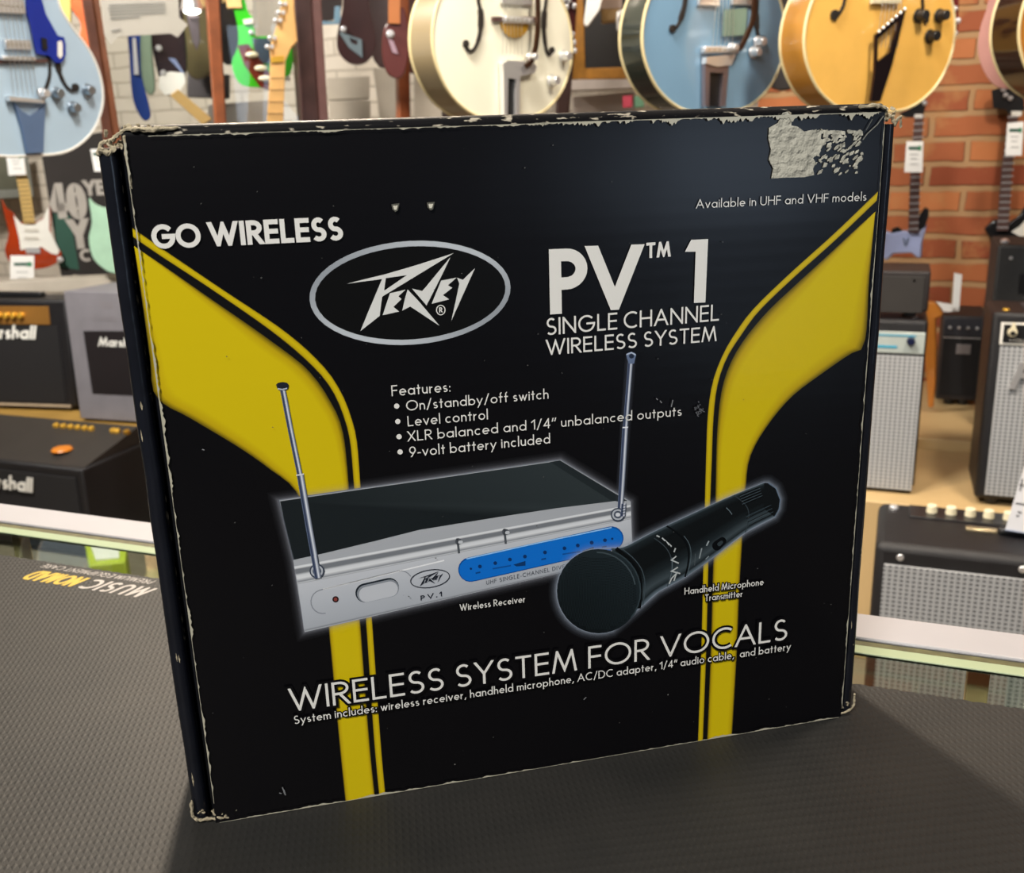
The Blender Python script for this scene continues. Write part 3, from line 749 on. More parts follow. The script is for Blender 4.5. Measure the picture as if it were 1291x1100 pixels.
# crease at the top right corner and little scratches
PR.line(Lp([(1112, 146), (1104, 157), (1092, 168), (1086, 176)]), .0005, hexc('#77766c')); PR.line(Lp([(1090, 164), (1098, 150)]), .0004, hexc('#55554e'))
for px, py in ((498, 261), (542.5, 259)):
    PR.poly(Lp([(px - 5, py - 4), (px + 5, py - 5), (px + 3, py + 4), (px, py + 6), (px - 4, py + 2)]), hexc('#55554e')); PR.layer()
    PR.poly(Lp([(px - 3, py - 2), (px + 3, py - 2.5), (px + 1.5, py + 3), (px - 1.5, py + 3)]), hexc('#c9c6b8')); PR.layer()
r_ = random.Random(12)
for k in range(26):
    a = 2 * PI * r_.random(); px, py = 880 + 6 * r_.random() * math.cos(a) * 1.0, 515 + 10 * r_.random() * math.sin(a)
    PR.line(Lp([(px, py), (px + r_.uniform(-3, 3), py + r_.uniform(-4, 4))]), .0004, hexc('#5b5d62'))
for q in ([(826, 501), (828, 503)], [(831, 504), (833, 507)], [(847, 503), (845, 512)], [(735, 880), (738, 877)], [(356, 990), (359, 999)], [(358, 993), (360, 1000)], [(352, 997), (355, 998)], [(255, 565), (258, 566)]):
    PR.line(Lp(q), .0005, hexc('#77797c'))
for k in range(70):
    px, py = r_.uniform(200, 1080), r_.uniform(170, 960)
    if abs(px - 320) + abs(py - 760) < 330 and r_.random() < .5: pass
    L0 = BX.loc(px, py)
    if 0.004 < L0[0] < W - .004 and .004 < L0[1] < HB - .01: PR.line([L0, (L0[0] + r_.uniform(-.0008, .0008), L0[1] + r_.uniform(-.0005, .0005))], r_.uniform(.0002, .0005), hexc('#4d4e4c'))

# lid body: a thin board whose top turns over in a soft fold
def build_lid(parent):
    mb = MB(); th = .004
    prof = [(0.0, 0.0)] + [(0.0, HB * i / 6 - (.0 if i < 6 else .0015)) for i in range(1, 7)]
    prof += [(0.0045 * (1 - math.cos(math.radians(a))), HB - .0015 + 0.0040 * math.sin(math.radians(a))) for a in (18, 36, 54, 72, 90)]
    prof += [(0.0060 + .0018, HB + .0024), (.012, HB + .0022), (DEPTH - .004, HB + .0012), (DEPTH, HB)]
    prof += [(DEPTH, HB - .004), (.008, HB - .004), (th, HB - .008), (th, 0.0)]
    nx = 24; m_ = len(prof)
    for i in range(nx + 1):
        x = W * i / nx
        for (y, z) in prof: mb.v.append((x, y, z))
    for i in range(nx):
        for k in range(m_): a = i * m_ + k; b_ = i * m_ + (k + 1) % m_; mb.f.append([a, b_, b_ + m_, a + m_]); mb.mi.append(0)
    mb.f.append(list(range(m_))); mb.mi.append(0); mb.f.append([nx * m_ + k for k in reversed(range(m_))]); mb.mi.append(0)
    nv = len(mb.v); k0 = nv; nbody = len(mb.f)
    # recalc only the solid, then append the ink with its own facing
    bm = bmesh.new(); vs = [bm.verts.new(v) for v in mb.v]
    for f_ in mb.f: bm.faces.new([vs[i] for i in f_])
    bmesh.ops.recalc_face_normals(bm, faces=bm.faces)
    mb.f = [[v.index for v in f_.verts] for f_ in (bm.verts.index_update() or bm.faces)]; bm.free()
    cols = [(*INK['blk'], 1)] * nv
    ii = 0
    for f_ in PR.f:
        q = [PR.v[i] for i in f_]
        ar = sum(q[i][0] * q[(i + 1) % len(q)][2] - q[(i + 1) % len(q)][0] * q[i][2] for i in range(len(q)))
        if ar < 0: f_ = list(reversed(f_))
        mb.f.append([k0 + i for i in f_])
    mb.v += PR.v; cols += PR.c
    me = bpy.data.meshes.new('front_panel'); me.from_pydata(mb.v, [], mb.f); me.materials.append(card_m)
    fm, ft, fb = nodes('worn_fold'); tc_ = ft.nodes.new('ShaderNodeTexCoord'); mp_ = ft.nodes.new('ShaderNodeMapping'); mp_.inputs['Scale'].default_value = (1, 3, 3); ft.links.new(tc_.outputs['Object'], mp_.inputs[0])
    nn_ = ft.nodes.new('ShaderNodeTexNoise'); nn_.inputs['Scale'].default_value = 160; nn_.inputs['Detail'].default_value = 6; ft.links.new(mp_.outputs[0], nn_.inputs['Vector'])
    cr_ = ft.nodes.new('ShaderNodeValToRGB'); cr_.color_ramp.elements[0].position = .60; cr_.color_ramp.elements[1].position = .66
    cr_.color_ramp.elements[0].color = (.004, .004, .005, 1); cr_.color_ramp.elements[1].color = (.42, .38, .30, 1)
    ft.links.new(nn_.outputs['Fac'], cr_.inputs['Fac']); ft.links.new(cr_.outputs[0], fb.inputs['Base Color']); fb.inputs['Roughness'].default_value = .55; fb.inputs['Specular IOR Level'].default_value = .08
    me.materials.append(fm)
    for p_ in me.polygons:
        if p_.index < nbody and max(mb.v[i][2] for i in p_.vertices) > HB - .0012 and p_.normal.z > -.5 and len(p_.vertices) == 4: p_.material_index = 1
    ca = me.color_attributes.new('ink', 'FLOAT_COLOR', 'POINT')
    flat = []
    for c in cols: flat += list(c)
    ca.data.foreach_set('color', flat)
    me.polygons.foreach_set('use_smooth', [True] * len(me.polygons)); me.set_sharp_from_angle(angle=math.radians(30)); me.update()
    o = bpy.data.objects.new('front_panel', me); COL.objects.link(o); o.parent = parent; return o

box = thing('cardboard_box', 'worn black and yellow glossy microphone system carton standing upright on the counter mat', 'box', BX)
lid = build_lid(box); lid['label'] = 'printed black front panel with yellow bands, oval logo and white lettering'
# side walls: rolled front edges, a dark gap between them and the lid
def side_wall(name, x0, x1, z0, z1, y0):
    mb = MB(); xc = (x0 + x1) / 2; r = (x1 - x0) / 2
    prof = [(xc + r * math.cos(math.radians(a)), y0 + r * (1 - math.sin(math.radians(a)))) for a in range(0, 181, 20)] + [(x0, DEPTH), (x1, DEPTH)]
    n = 16; m_ = len(prof); rr = random.Random(int(x0 * 1e5))
    for i in range(n + 1):
        z = z0 + (z1 - z0) * i / n; j = rr.uniform(-.0003, .0003)
        for (x, y) in prof: mb.v.append((x + j, y, z))
    for i in range(n):
        for k in range(m_): a = i * m_ + k; b_ = i * m_ + (k + 1) % m_; mb.f.append([a, b_, b_ + m_, a + m_]); mb.mi.append(0)
    mb.f.append(list(range(m_))); mb.mi.append(0); mb.f.append([n * m_ + k for k in reversed(range(m_))]); mb.mi.append(0)
    # flakes worn off the fold
    for k in range(60):
        z = rr.uniform(z0 + .01, z1 - .01); a = math.radians(rr.choice([rr.uniform(0, 35), rr.uniform(145, 180), rr.uniform(50, 130)] if k % 5 == 0 else [rr.uniform(0, 16), rr.uniform(164, 180)])); h = rr.uniform(.0006, .004) * (2 if k % 13 == 0 else 1)
        w_ = rr.uniform(.06, .22); rr2 = r * 1.02; q = []
        for s1, s2 in ((-1, 0), (0, -.6), (1, .1), (.2, .9)):
            aa = a + s1 * w_ * .8; q.append((xc + rr2 * math.cos(aa), y0 + r - rr2 * math.sin(aa) - .0001, z + s2 * h))
        mb.add(q, [(0, 1, 2, 3)], 1)
    return mb.build(name, [card_side, card_raw], box, fix=False)
lw = side_wall('side_wall', BX.loc(126, 400)[0] * 0 - .0108, -.0030, .0006, HB - .006, .0028)
rw = side_wall('side_wall', W + .0028, W + .0092, .0006, HB - .007, .0035)
mb = MB(); mb.box(-.0028, W + .0026, .0085, DEPTH - .001, .0004, HB - .0045); mb.build('box_body', card_side, box, .001)
# frayed corners
def frayed(name, cx, cy, cz, size, n, seed, ax=(1, 1, 1), rolls=()):
    rr = random.Random(seed); mb = MB()
    for path, r0 in rolls:
        p_ = spline(path, 6); p_ = [tuple(a + rr.uniform(-.25, .25) * r0 for a in q) for q in p_]
        mb.tube(p_, [r0 * rr.uniform(.55, 1.15) * (.35 if i in (0, len(p_) - 1) else 1) for i in range(len(p_))], 7)
    for k in range(n):
        c = Vector((cx + rr.uniform(-1, 1) * size * ax[0], cy + rr.uniform(-.5, .8) * size * .5 * ax[1], cz + rr.uniform(-1, 1) * size * ax[2]))
        L_ = rr.uniform(.4, 1.0) * size; u = Vector((rr.uniform(-1, 1), rr.uniform(-.6, .6), rr.uniform(-1, 1))).normalized(); w_ = u.orthogonal().normalized(); t_ = .0004; nn = u.cross(w_)
        grid = []
        for i in range(5):
            for j in range(3):
                grid.append(c + u * (i / 4 - .5) * L_ + w_ * (j / 2 - .5) * L_ * .55 * (1 - .5 * abs(i / 4 - .5)) + nn * rr.uniform(-.12, .12) * L_)
        low = [g - nn * t_ for g in grid]; f_ = []
        for i in range(4):
            for j in range(2):
                a = i * 3 + j; f_.append((a, a + 1, a + 4, a + 3)); f_.append((15 + a + 3, 15 + a + 4, 15 + a + 1, 15 + a))
        rim = [0, 1, 2, 5, 8, 11, 14, 13, 12, 9, 6, 3]
        for i in range(12): a, b_ = rim[i], rim[(i + 1) % 12]; f_.append((a, 15 + a, 15 + b_, b_))
        mb.add(grid + low, f_)
    o = mb.build(name, card_raw, box); o['label'] = 'frayed corner of bare grey-brown pulp'; return o
frayed('frayed_corner', -.004, .004, HB - .003, .0034, 14, 1, (1.5, .8, .9), rolls=(([(.022, -.0001, HB + .0012), (.012, -.0004, HB + .0008), (.003, -.0002, HB + .0012), (-.002, .002, HB - .001), (-.0045, .004, HB - .003), (-.009, .005, HB - .004), (-.0105, .004, HB - .009)], .0011), ([(.001, .0002, HB - .001), (.0006, .0, HB - .008), (.0012, 0, HB - .022)], .0007), ([(-.0095, .003, HB - .006), (-.0065, .003, HB - .008), (-.0045, .003, HB - .006)], .0013)))
frayed('frayed_corner', .007, .002, HB + .0008, .0045, 6, 11, (1.6, .4, .25))
frayed('frayed_corner', W + .005, .004, HB - .003, .0032, 10, 2, (1.2, .8, .9), rolls=(([(W - .014, -.0002, HB + .001), (W - .004, -.0003, HB + .0014), (W + .001, .001, HB - .0005), (W + .002, .003, HB - .005), (W + .006, .004, HB - .0035), (W + .009, .004, HB - .008)], .0012), ([(W + .008, .003, HB - .006), (W + .0105, .003, HB - .004), (W + .0115, .004, HB - .009)], .0008)))
frayed('frayed_corner', -.003, .003, .0062, .0028, 8, 3, (1.8, .5, .6), rolls=(([(-.0100, .003, .013), (-.0105, .002, .006), (-.0085, .0015, .0025), (-.003, .001, .0022), (.002, .0005, .0022), (.007, .0008, .0018)], .0009), ([(-.001, .001, .007), (.001, .0004, .0035), (.004, .0002, .0018)], .0008)))
frayed('frayed_corner', .0065, .0005, .0042, .003, 6, 13, (1.6, .4, .5))
frayed('frayed_corner', W + .004, .003, .0052, .0022, 5, 4, (1.3, .5, .7), rolls=(([(W + .0095, .003, .012), (W + .0088, .002, .005), (W + .005, .001, .0024), (W - .001, .0006, .0016)], .0008),))
# torn label
mb = MB(); c7 = lambda a, c: (860 + a / 3.666, 120 + c / 3.666)
lab = [(400, 150), (440, 128), (462, 82), (482, 76), (500, 100), (500, 140), (530, 145), (560, 168), (600, 160), (640, 165), (636, 200), (655, 215), (630, 260), (600, 290), (612, 310), (600, 340), (606, 368), (560, 378), (480, 380), (410, 384), (418, 340), (398, 300), (408, 250), (396, 200)]
LBL = [BX.loc(*c7(a, c)) for a, c in lab]
mb.prism([(a, c) for a, c in LBL], -.0010, -.0004)
rr = random.Random(5)
for k in range(150):
    x = 600 + 232 * rr.random() ** 1.1; y = rr.uniform(160, 372)
    if rr.random() < (x - 600) / 330: continue
    ln_ = rr.uniform(8, 46); q = [c7(x, y), c7(x + ln_ * .62, y - ln_ * .62)]
    if q[1][0] > 1087 or q[1][1] < 163: continue
    strip_prism(mb, Lp([q[0], ((q[0][0] + q[1][0]) / 2 + .4, (q[0][1] + q[1][1]) / 2), q[1]]), [rr.uniform(.0001, .0005), rr.uniform(.0006, .0022), rr.uniform(.0001, .0005)], -.0008 - k * 1e-6, -.0004)
for k in range(40):
    x = rr.uniform(650, 830); y = 165 + abs(rr.gauss(0, 14)); q = [c7(x, y), c7(x + rr.uniform(5, 26), y + rr.uniform(-3, 8))]
    if q[1][0] < 1087: strip_prism(mb, Lp(q), [rr.uniform(.0005, .002), rr.uniform(.0003, .0015)], -.00082 - k * 1e-6, -.0004)
o = mb.build('torn_label', label_m, box); o['label'] = 'pale grey remains of a peeled paper label'

# ================================================================== COUNTER
GT = -.0022   # glass top level (the mat on it is 2.2 mm thick)
rail_m = mk('white_painted_metal', hexc('#9b9a9e'), .35, var=.03)
case_m = mk('showcase_interior', hexc('#3a3532'), .6, var=.15)
olive = mk('olive_seal', hexc('#4d4a2c'), .6, var=.3, vs=120)
palegreen = mk('pale_green_glass_edge', hexc('#8f9c80'), .3, var=.05)
glass_top_m = glass_mat('counter_glass', (.78, .84, .78))
counter = thing('display_counter', 'glass topped showcase counter with a white metal back rail', 'counter', loc=(0, 0, -1.0))
def cz(z): return z + 1.0
X0, X1 = -1.9, 1.1
mb = MB(); mb.box(X0, X1, .6285, .664, cz(-.0021), cz(.001)); mb.build('back_rail', rail_m, counter, .0015)
mb = MB(); mb.box(X0, X1, .6225, .6283, cz(-.0021), cz(-.0012)); mb.build('seal_strip', olive, counter)
mb = MB(); mb.box(X0, X1, .6115, .6223, cz(-.0021), cz(-.0010)); mb.build('glass_edge_strip', palegreen, counter, .0008)
mb = MB(); mb.box(X0, X1, -.25, .664, cz(-.008), cz(GT - .0001)); mb.build('glass_top', glass_top_m, counter)
mb = MB(); mb.box(X0, X1, .634, .662, cz(-.015), cz(-.0082)); mb.build('under_rail', case_m, counter)
for px, hw in ((1229, .0045), (1241, .003), (27, .0045), (-400, .0045)):
    q_ = P(px, 850 if px > 600 else 690, 1); dd_ = q_ - CAM; x_ = (CAM + dd_ * (.645 / dd_.y)).x
    mb = MB(); mb.box(x_ - hw, x_ + hw, .640, .652, 0, cz(-.0152)); mb.build('back_support', mk('cream_metal_support', hexc('#c9b088'), .4), counter, .001)
mb = MB(); mb.box(X0, X1, .63, .664, 0, .30); mb.build('back_panel', case_m, counter)
mb = MB(); mb.box(X0, X1, -.25, -.225, 0, cz(-.012)); mb.build('front_panel', case_m, counter)
for x in (X0, X1 - .02):
    mb = MB(); mb.box(x, x + .02, -.224, .628, 0, cz(-.013)); mb.build('side_panel', case_m, counter)
mb = MB(); mb.box(X0 + .021, X1 - .021, -.224, .628, cz(-.24), cz(-.22)); mb.build('showcase_shelf', case_m, counter)
# a low crate on the shop floor, seen through the counter glass
FZ = -.80
q_ = [T(x, y, FZ) for x, y in ((106, 682), (160, 690), (158, 708), (112, 713))]; c_ = sum((Vector(v) for v in q_), Vector()) / 4
crate = thing('floor_crate', 'white topped crate with lime green rim behind the counter glass at left', 'crate', loc=(c_.x, c_.y, -1.0))
mb = MB(); mb.plan([(v.x - c_.x, v.y - c_.y) for v in q_], 0, .20); mb.build('crate_body', mk('lime_frame', hexc('#b3c23c'), .5), crate, .004)
mb = MB(); mb.plan([((v.x - c_.x) * .66, (v.y - c_.y) * .60) for v in q_], .2001, .204); mb.build('top_sheet', pap, crate)

# mat: embossed rubber
mat_m, nt, b = nodes('embossed_black_rubber')
tc = nt.nodes.new('ShaderNodeTexCoord'); mp = nt.nodes.new('ShaderNodeMapping'); mp.inputs['Rotation'].default_value = (0, 0, math.radians(-28))
nt.links.new(tc.outputs['Object'], mp.inputs[0]); sp = nt.nodes.new('ShaderNodeSeparateXYZ'); nt.links.new(mp.outputs[0], sp.inputs[0])
k_ = 2 * PI / .0068
s1 = mnode(nt, 'SINE', mnode(nt, 'MULTIPLY', mnode(nt, 'ADD', sp.outputs[0], mnode(nt, 'MULTIPLY', sp.outputs[1], .6)), k_)); s2 = mnode(nt, 'SINE', mnode(nt, 'MULTIPLY', mnode(nt, 'SUBTRACT', sp.outputs[0], mnode(nt, 'MULTIPLY', sp.outputs[1], .6)), k_))
em = mnode(nt, 'MAXIMUM', mnode(nt, 'MULTIPLY', s1, s2), 0.0)
n1 = nt.nodes.new('ShaderNodeTexNoise'); n1.inputs['Scale'].default_value = 1500; nt.links.new(tc.outputs['Object'], n1.inputs['Vector'])
n2 = nt.nodes.new('ShaderNodeTexNoise'); n2.inputs['Scale'].default_value = 16; n2.inputs['Detail'].default_value = 5; nt.links.new(tc.outputs['Object'], n2.inputs['Vector'])
ht = mnode(nt, 'ADD', mnode(nt, 'MULTIPLY', em, .9), mnode(nt, 'MULTIPLY', n1.outputs['Fac'], .35))
so = nt.nodes.new('ShaderNodeSeparateXYZ'); nt.links.new(tc.outputs['Object'], so.inputs[0])
for px, py, r0 in ((741, 1040, .0072), (525, 1066, .0085), (400, 1090, .009), (412, 1072, .0055), (325, 1060, .0062), (84, 900, .012), (128, 792, .014), (40, 735, .012), (905, 1020, .0060), (1010, 1085, .009), (1275, 1000, .0045), (210, 935, .007), (590, 1015, .006)):
    c_ = T(px, py); dx = mnode(nt, 'SUBTRACT', so.outputs[0], c_.x); dy = mnode(nt, 'SUBTRACT', so.outputs[1], c_.y)
    dd = mnode(nt, 'SQRT', mnode(nt, 'ADD', mnode(nt, 'MULTIPLY', dx, dx), mnode(nt, 'MULTIPLY', dy, dy)))
    g = mnode(nt, 'MULTIPLY', mnode(nt, 'LESS_THAN', mnode(nt, 'ABSOLUTE', mnode(nt, 'SUBTRACT', dd, mnode(nt, 'MULTIPLY_ADD', n2.outputs['Fac'], .002, r0 - .001))), .00035), -1.1)
    ht = mnode(nt, 'ADD', ht, g)
bp = nt.nodes.new('ShaderNodeBump'); bp.inputs['Strength'].default_value = .42; bp.inputs['Distance'].default_value = .0005
nt.links.new(ht, bp.inputs['Height']); nt.links.new(bp.outputs['Normal'], b.inputs['Normal'])
rp = nt.nodes.new('ShaderNodeValToRGB'); rp.color_ramp.elements[0].position = .35; rp.color_ramp.elements[1].position = .7
rp.color_ramp.elements[0].color = (*hexc('#212120'), 1); rp.color_ramp.elements[1].color = (*hexc('#292826'), 1)
nt.links.new(n2.outputs['Fac'], rp.inputs['Fac']); nt.links.new(rp.outputs[0], b.inputs['Base Color'])
b.inputs['Roughness'].default_value = .6; b.inputs['Specular IOR Level'].default_value = .30
mb = MB(); pl = [(-1.3, -.2), (.75, -.2)]
n = 220
for i in range(n * 4 + 1):
    x = .75 - 2.05 * i / (n * 4); pl.append((x, .5700 + .0012 * abs(math.sin(PI * (x + 1.3) / .0093))))
mb.plan(pl, GT, 0.0, 0)
matm = thing('counter_mat', 'large black embossed rubber work mat lying on the glass counter', 'mat')
mb.build('mat_sheet', mat_m, matm, smooth=False)
# printed lettering on the mat, it reads from the other side
a_ = T(191, 741.5); e_ = T(44, 714.5)
def mat_text(txt, xs, xe, y0, h, w, m, shear=.25, track=.12):
    st, tw = text_strokes(txt, w, track); mb = MB(); sx = (xe - xs) / tw
    for k, q in enumerate(st):
        for g_ in pen_polys([(xs + x * sx, -z * h) for x, z in q], w * h): mb.add([(a + shear * c, y0 + c, .00012 + k * 1e-6) for a, c in g_], [tuple(range(len(g_)))])
    return mb.build('lettering', m, matm, smooth=False)
ywm = mk('mat_yellow_ink', hexc('#a98f2c'), .6); wwm = mk('mat_white_ink', hexc('#989490'), .6)
xa, xm, xb = T(189, 748).x, T(107, 735).x, T(45, 722).x
yb = (T(190, 742).y + T(45, 713).y) / 2
mat_text('MUSIC', xa, xm + .003, yb - .002, .017, .16, wwm, track=.16)
mat_text('NOMAD', xm - .003, xb, yb - .002, .017, .19, ywm, track=.16)
mat_text('PREMIUM EQUIPMENT CARE', T(189, 737).x, T(63, 709).x, (T(188, 735).y + T(63, 707).y) / 2 + .0, .0065, .13, wwm, track=.2)

# ================================================================== SHELL
white_brick = brick_mat('white_painted_brick', hexc('#e0d6c6'), hexc('#d6cbba'), hexc('#b9ae9d'), .22, .074, .006, .5, hexc('#ccc2b2'))
red_brick = brick_mat('red_brick', hexc('#87391f'), hexc('#bd7442'), hexc('#ad875e'), .235, .078, .011, .9, hexc('#b98450'))
WY = 4.6; BY = 3.70
xb0 = P(965, 80, 3.55).x
mb = MB(); mb.box(-9, 3.4, WY, WY + .1, -1.0, 2.0); struct(mb.build('wall_back', white_brick, smooth=False))
mb = MB(); mb.box(xb0, 3.4, BY, WY - .002, -1.0, 2.0); struct(mb.build('wall_right', red_brick, smooth=False))
mb = MB(); mb.box(-9, 3.4, -2.5, WY + .1, -1.06, -1.0); struct(mb.build('floor', mk('grey_floor', hexc('#7d7264'), .5, var=.1, vs=3)))
mb = MB(); mb.box(-9, 3.4, -2.5, WY + .1, 2.0, 2.06); struct(mb.build('ceiling', mk('dark_ceiling', hexc('#575049'), .8)))
mb = MB(); mb.box(-9.1, -9.0, -2.5, WY + .1, -1.0, 2.0); struct(mb.build('wall_left', white_brick, smooth=False))

# ================================================================== GUITARS
def face_pts(outl, s, arch, y):
    cx = sum(p[0] for p in outl) / len(outl); cz_ = sum(p[1] for p in outl) / len(outl)
    return [(cx + (a - cx) * s, y - arch * (1 - s * s), cz_ + (c - cz_) * s) for a, c in outl]
def arched(mb, outl, y, arch=.004, mi=0):
    rings = [face_pts(outl, s, arch, y) for s in (1, .85, .6, .3)]; n = len(outl)
    v = [p for r in rings for p in r]; cx = sum(p[0] for p in outl) / n; cz_ = sum(p[1] for p in outl) / n
    v.append((cx, y - arch, cz_)); f = []
    for k in range(3):
        for i in range(n): f.append((k * n + i, k * n + (i + 1) % n, (k + 1) * n + (i + 1) % n, (k + 1) * n + i))
    for i in range(n): f.append((3 * n + i, 3 * n + (i + 1) % n, 4 * n))
    mb.add(v, f, mi)
HOLLOW = [(0, 0), (.09, .006), (.160, .045), (.200, .105), (.208, .165), (.192, .225), (.150, .285), (.128, .325), (.130, .360), (.150, .405), (.152, .432), (.120, .425), (.075, .385), (.040, .380), (.028, .420), (.0, .425),
          (-.028, .425), (-.06, .478), (-.105, .480), (-.145, .448), (-.160, .405), (-.150, .355), (-.130, .318), (-.148, .280), (-.190, .225), (-.208, .165), (-.200, .105), (-.160, .045), (-.09, .006)]
def neck(root, x, z0, z1, y, hw=.024, fret_m=rosew, head=None, head_m=None, tuner=chrome, hd=None):
    mb = MB(); mb.prism([(x - hw * 1.15, z0), (x + hw * 1.15, z0), (x + hw * .85, z1), (x - hw * .85, z1)], y - .006, y); fb_ = mb
    mb = MB(); mb.prism([(x - hw * 1.1, z0 + .03), (x + hw * 1.1, z0 + .03), (x + hw * .83, z1), (x - hw * .83, z1)], y + .0004, y + .022); mb.build('neck', head_m or maple, root, .006)
    mb = fb_; L = (z1 - z0) / .72; k = 1
    while k < 21:
        zz = z1 - L * (1 - 2 ** (-k / 12)); mb.box(x - hw, x + hw, y - .0072, y - .0058, zz - .0008, zz + .0008, 1); k += 1
    mb.build('fretboard', [fret_m, chrome], root)
    hz = z1; hp_ = head or [(-.022, 0), (.022, 0), (.038, .05), (.034, .16), (0, .175), (-.034, .16), (-.038, .05)]
    mb = MB(); mb.prism([(x + a, hz + c) for a, c in hp_], y - .004, y + .012); mb.build('headstock', head_m or maple, root, .002)
    for s in (-1, 1):
        for k in range(3):
            mb = MB(); c = (x + s * .040, y + .004, hz + .045 + .042 * k); mb.cyl(c, (s, 0, 0), .003, .014); mb.ball((c[0] + s * .02, c[1], c[2]), .009, 10, (1, .5, 1)); mb.build('tuner', tuner, root)
def hollow(label, px, py, zc, turn, top_m, side_m, bind_m, depth=.075, name='hollow_body_guitar', group='hollow body guitars in the front row', outl=HOLLOW, roll=0, necked=True, fb=rosew):
    fr = facing(px, py, zc, turn, 0, roll); root = thing(name, label, 'guitar', fr, group=group)
    o_ = spline(outl, 5, True)
    mb = MB(); mb.prism(o_, .002, depth); mb.build('body', side_m, root)
    mb = MB(); arched(mb, o_, .0018); mb.build('top_plate', top_m, root, fix=False)
    for y in (.0018, depth):
        mb = MB(); mb.tube([(a, y, c) for a, c in o_], .0032, 6, True); mb.build('binding', bind_m, root)
    if necked: neck(root, 0, .37, .86, -.010, fret_m=fb, head_m=side_m)
    mb = MB()
    for k in range(6): x = -.026 + .0104 * k; mb.tube([(x * 1.1, -.016, .13), (x, -.020, .21), (x * .75, -.0185, .86)], .0007, 5)
    mb.build('strings', strm, root)
    return fr, root
def feat(fr, root, name, m, pxs, y0=-.010, y1=-.0035, holes=(), bev=0.0):
    mb = MB(); mb.prism(fr.L(pxs, y0), y0, y1, [fr.L(h, y0) for h in holes]); return mb.build(name, m, root, bev)
def frib(fr, root, name, m, pxs, w, y0=-.0062, y1=-.001, blobs=()):
    q = spline(fr.L(pxs, y0), 5); n = len(q); ws = w if not isinstance(w, (list, tuple)) else [w[min(len(w) - 1, int(i / n * len(w)))] for i in range(n)]
    mb = MB(); strip_prism(mb, q, ws, y0, y1)
    for bx_, bz_, r in blobs: c = fr.loc(bx_, bz_, y0); mb.cyl((c[0], y0, c[1]), (0, 1, 0), r, y1 - y0, 14)
    return mb.build(name, m, root)
def knob(fr, root, px, py, m=chrome, r=.011, h=.018, y0=-.004, name='knob'):
    c = fr.loc(px, py, y0); mb = MB(); mb.cyl((c[0], y0, c[1]), (0, -1, 0), r * 1.25, .003, 18); mb.cyl((c[0], y0 - .003, c[1]), (0, -1, 0), r, h, 18, r * .85); return mb.build(name, m, root, .001)
def pickup(fr, root, x0, y0, x1, y1, m=chrome, y=-.012):
    a, c = fr.loc(x0, y0, y), fr.loc(x1, y1, y); ax, bx = sorted((a[0], c[0])); az, bz = sorted((a[1], c[1]))
    mb = MB(); mb.box(ax, bx, y, -.003, az, bz); o = mb.build('pickup', m, root, .002)
    mb = MB()
    for k in range(6): mb.cyl((ax + (bx - ax) * (k + .7) / 6.4, y, (az + bz) / 2), (0, -1, 0), .0025, .002, 8)
    mb.build('pole_screws', strm, o)
fhole = mk('f_hole_dark', (.012, .008, .006), .7)
# white one
wtop = mk('cream_white_gloss', hexc('#e9e6d2'), .18, coat=.6, var=.02); wside = mk('tan_taupe_gloss', hexc('#8f8062'), .3, coat=.5, var=.04)
bind = mk('cream_binding', hexc('#d8c99a'), .35, var=.03); bindb = mk('black_binding', hexc('#2b2620'), .35)
fr, g = hollow('cream white hollow body electric guitar hanging behind the middle of the carton', 642, 149, 2.25, 44, wtop, wside, bind)
frib(fr, g, 'f_hole', fhole, [(603, -30), (604, 0), (607, 17), (606, 42), (600, 60), (593, 64), (588, 57)], [.004, .006, .013, .008, .006, .005, .004], blobs=((588.5, 55, .0075),))
frib(fr, g, 'f_hole', fhole, [(692, -30), (689.5, 0), (687, 20), (687, 42), (690, 63), (694, 69), (697, 64)], [.004, .006, .013, .008, .006, .005, .004], blobs=((697, 63, .007),))
pickup(fr, g, 633, -12, 672, 7, chrome)
feat(fr, g, 'bridge_base', rosew, [(622, 21), (680, 21), (680, 27), (622, 27)], -.010)
pickup(fr, g, 637, 20, 673, 30, chrome, -.018)
c0_ = [(650 + 17 * math.cos(a), 28 + 20 * math.sin(a)) for a in [PI * i / 12 for i in range(13)]]
feat(fr, g, 'sound_plate', goldm, c0_, -.0080)
frib(fr, g, 'vibrato_arm', mk('dark_bronze', hexc('#4a3326'), .3, .6), [(679, -20), (679, 40), (673, 72), (664, 84)], .011, -.030, -.024)
feat(fr, g, 'tailpiece', chrome, [(634, 80), (640, 76), (672, 78), (677, 84), (674, 92), (661, 95), (656, 96), (655, 146), (651, 146), (651, 100), (641, 98), (640, 146), (636, 146), (635, 96)], -.016)
knob(fr, g, 668, 72, chrome, .008, .018, -.018, 'vibrato_spring'); knob(fr, g, 710, 71); knob(fr, g, 695, 102)
feat(fr, g, 'tailpiece_plate', blackp, [(641, 99), (651, 100), (651, 146), (640, 146)], -.008)
